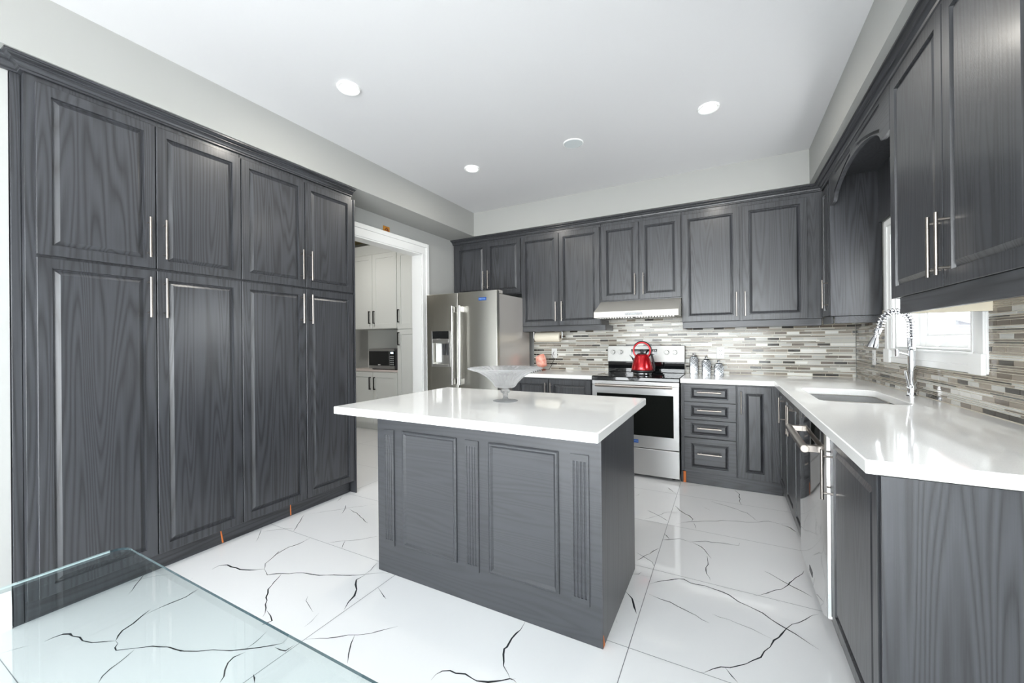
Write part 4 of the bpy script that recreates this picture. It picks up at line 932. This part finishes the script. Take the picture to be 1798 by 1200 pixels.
shaker(t, .005, .470, .004, 1.063, .425, .165); shaker(t, .476, .934, .004, 1.063, .512, .165)
t = white('base_cabinet', 'white shaker base cupboard with black handles under the microwave', -4.93, -3.992, .10, .842)
shaker(t, .005, .470, .004, .73, .425, .575); shaker(t, .476, .934, .004, .73, .512, .575)
MB().box(.0, .937, .03, .05, -.099, 0).build('plinth', M['whitecab'], t)
o = MB().box(-4.93, -3.992, 4.4515, 4.4585, .874, 1.45).build('wall_panel', M['whitecab']); tag(o, 'pale wall panel behind the microwave in its niche', 'panel')
o = MB().box(-4.93, -3.990, 4.112, 4.455, .844, .872).build('niche_worktop', mat('blush_worktop', lin(226, 215, 210), .3), bevel=.002); tag(o, 'thin blush worktop shelf under the microwave', 'worktop')
t = white('tall_cabinet', 'tall white shaker cupboard beside the microwave niche, behind the doorway', -3.988, -3.25, .10, 2.52)
shaker(t, .006, .37, 1.342, 2.415, .038, 1.52); shaker(t, .006, .37, .004, 1.334, .038, 1.206); shaker(t, .375, .732, 1.342, 2.415); shaker(t, .375, .732, .004, 1.334)
MB().box(.0, .738, .03, .05, -.099, 0).build('plinth', M['whitecab'], t)
mb = MB(); prf = [(0, 2.521), (-.012, 2.521), (-.02, 2.56), (-.05, 2.61), (-.06, 2.645), (0, 2.645)]
mb.loops([[(-4.93, 4.127+a, z) for a, z in prf], [(-3.25, 4.127+a, z) for a, z in prf]]); o = mb.build('crown_molding', M['whitecab']); tag(o, 'white crown moulding on the cupboards past the doorway', 'moulding', 'crown mouldings')
t = thing('microwave', 'black and steel microwave oven in the white niche', 'microwave', (-4.283, 4.14, .8725))
mb = MB(); mb.box(-.268, .268, 0, .31, .012, .297); mb.build('body', M['darkgrey'], t, bevel=.004)
for x in (-.22, .22): MB().box(x-.02, x+.02, .02, .28, 0, .012).build('foot', M['black'], t)
d = MB().box(-.268, .130, -.018, -.0005, .013, .296).build('door', M['steelx'], t, bevel=.002); MB().box(.131, .225, -.018, -.0005, .262, .296).box(.131, .225, -.018, -.0005, .013, .055).build('trim_band', M['steelx'], t)
MB().box(-.262, .128, -.021, -.0185, .058, .262).build('window', M['blackglass'], d)
MB().box(-.085, -.035, -.0218, -.0212, .066, .076).build('door_marking', M['plate'], d)
cp = MB().box(.132, .225, -.018, -.0005, .056, .261).build('control_panel', M['blackglass'], t, bevel=.002)
mb = MB()
for i in range(3):
    for j in range(5): mb.box(.145+.026*i, .162+.026*i, -.0195, -.0182, .07+.028*j, .082+.028*j)
mb.build('keypad', M['speaker'], cp); MB().box(.158, .205, -.0195, -.0182, .228, .25).build('display', M['led'], cp)
tq = thing('recessed_light', 'recessed ceiling light in the next room beyond the doorway', 'ceiling light', (-4.3, 3.1, 2.808), 0, 'recessed ceiling lights')
MB().lathe([(.048, .010), (.050, .002), (.064, 0), (.068, .006), (.068, .011)], n=32, cap0=False, cap1=False).build('trim_ring', M['trim'], tq)
MB().lathe([(.002, .004), (.048, .004), (.048, .010), (.002, .010)], n=32).build('lens', M['lamp'], tq)
l = bpy.data.lights.new('hall_lamp', 'AREA'); l.shape = 'DISK'; l.size = .3; l.energy = 4.0; l.color = (1, .97, .92)  # unseen lamp added to light the next room
lo = bpy.data.objects.new('hall_lamp', l); COL.objects.link(lo); lo.location = (-4.3, 3.1, 2.79)
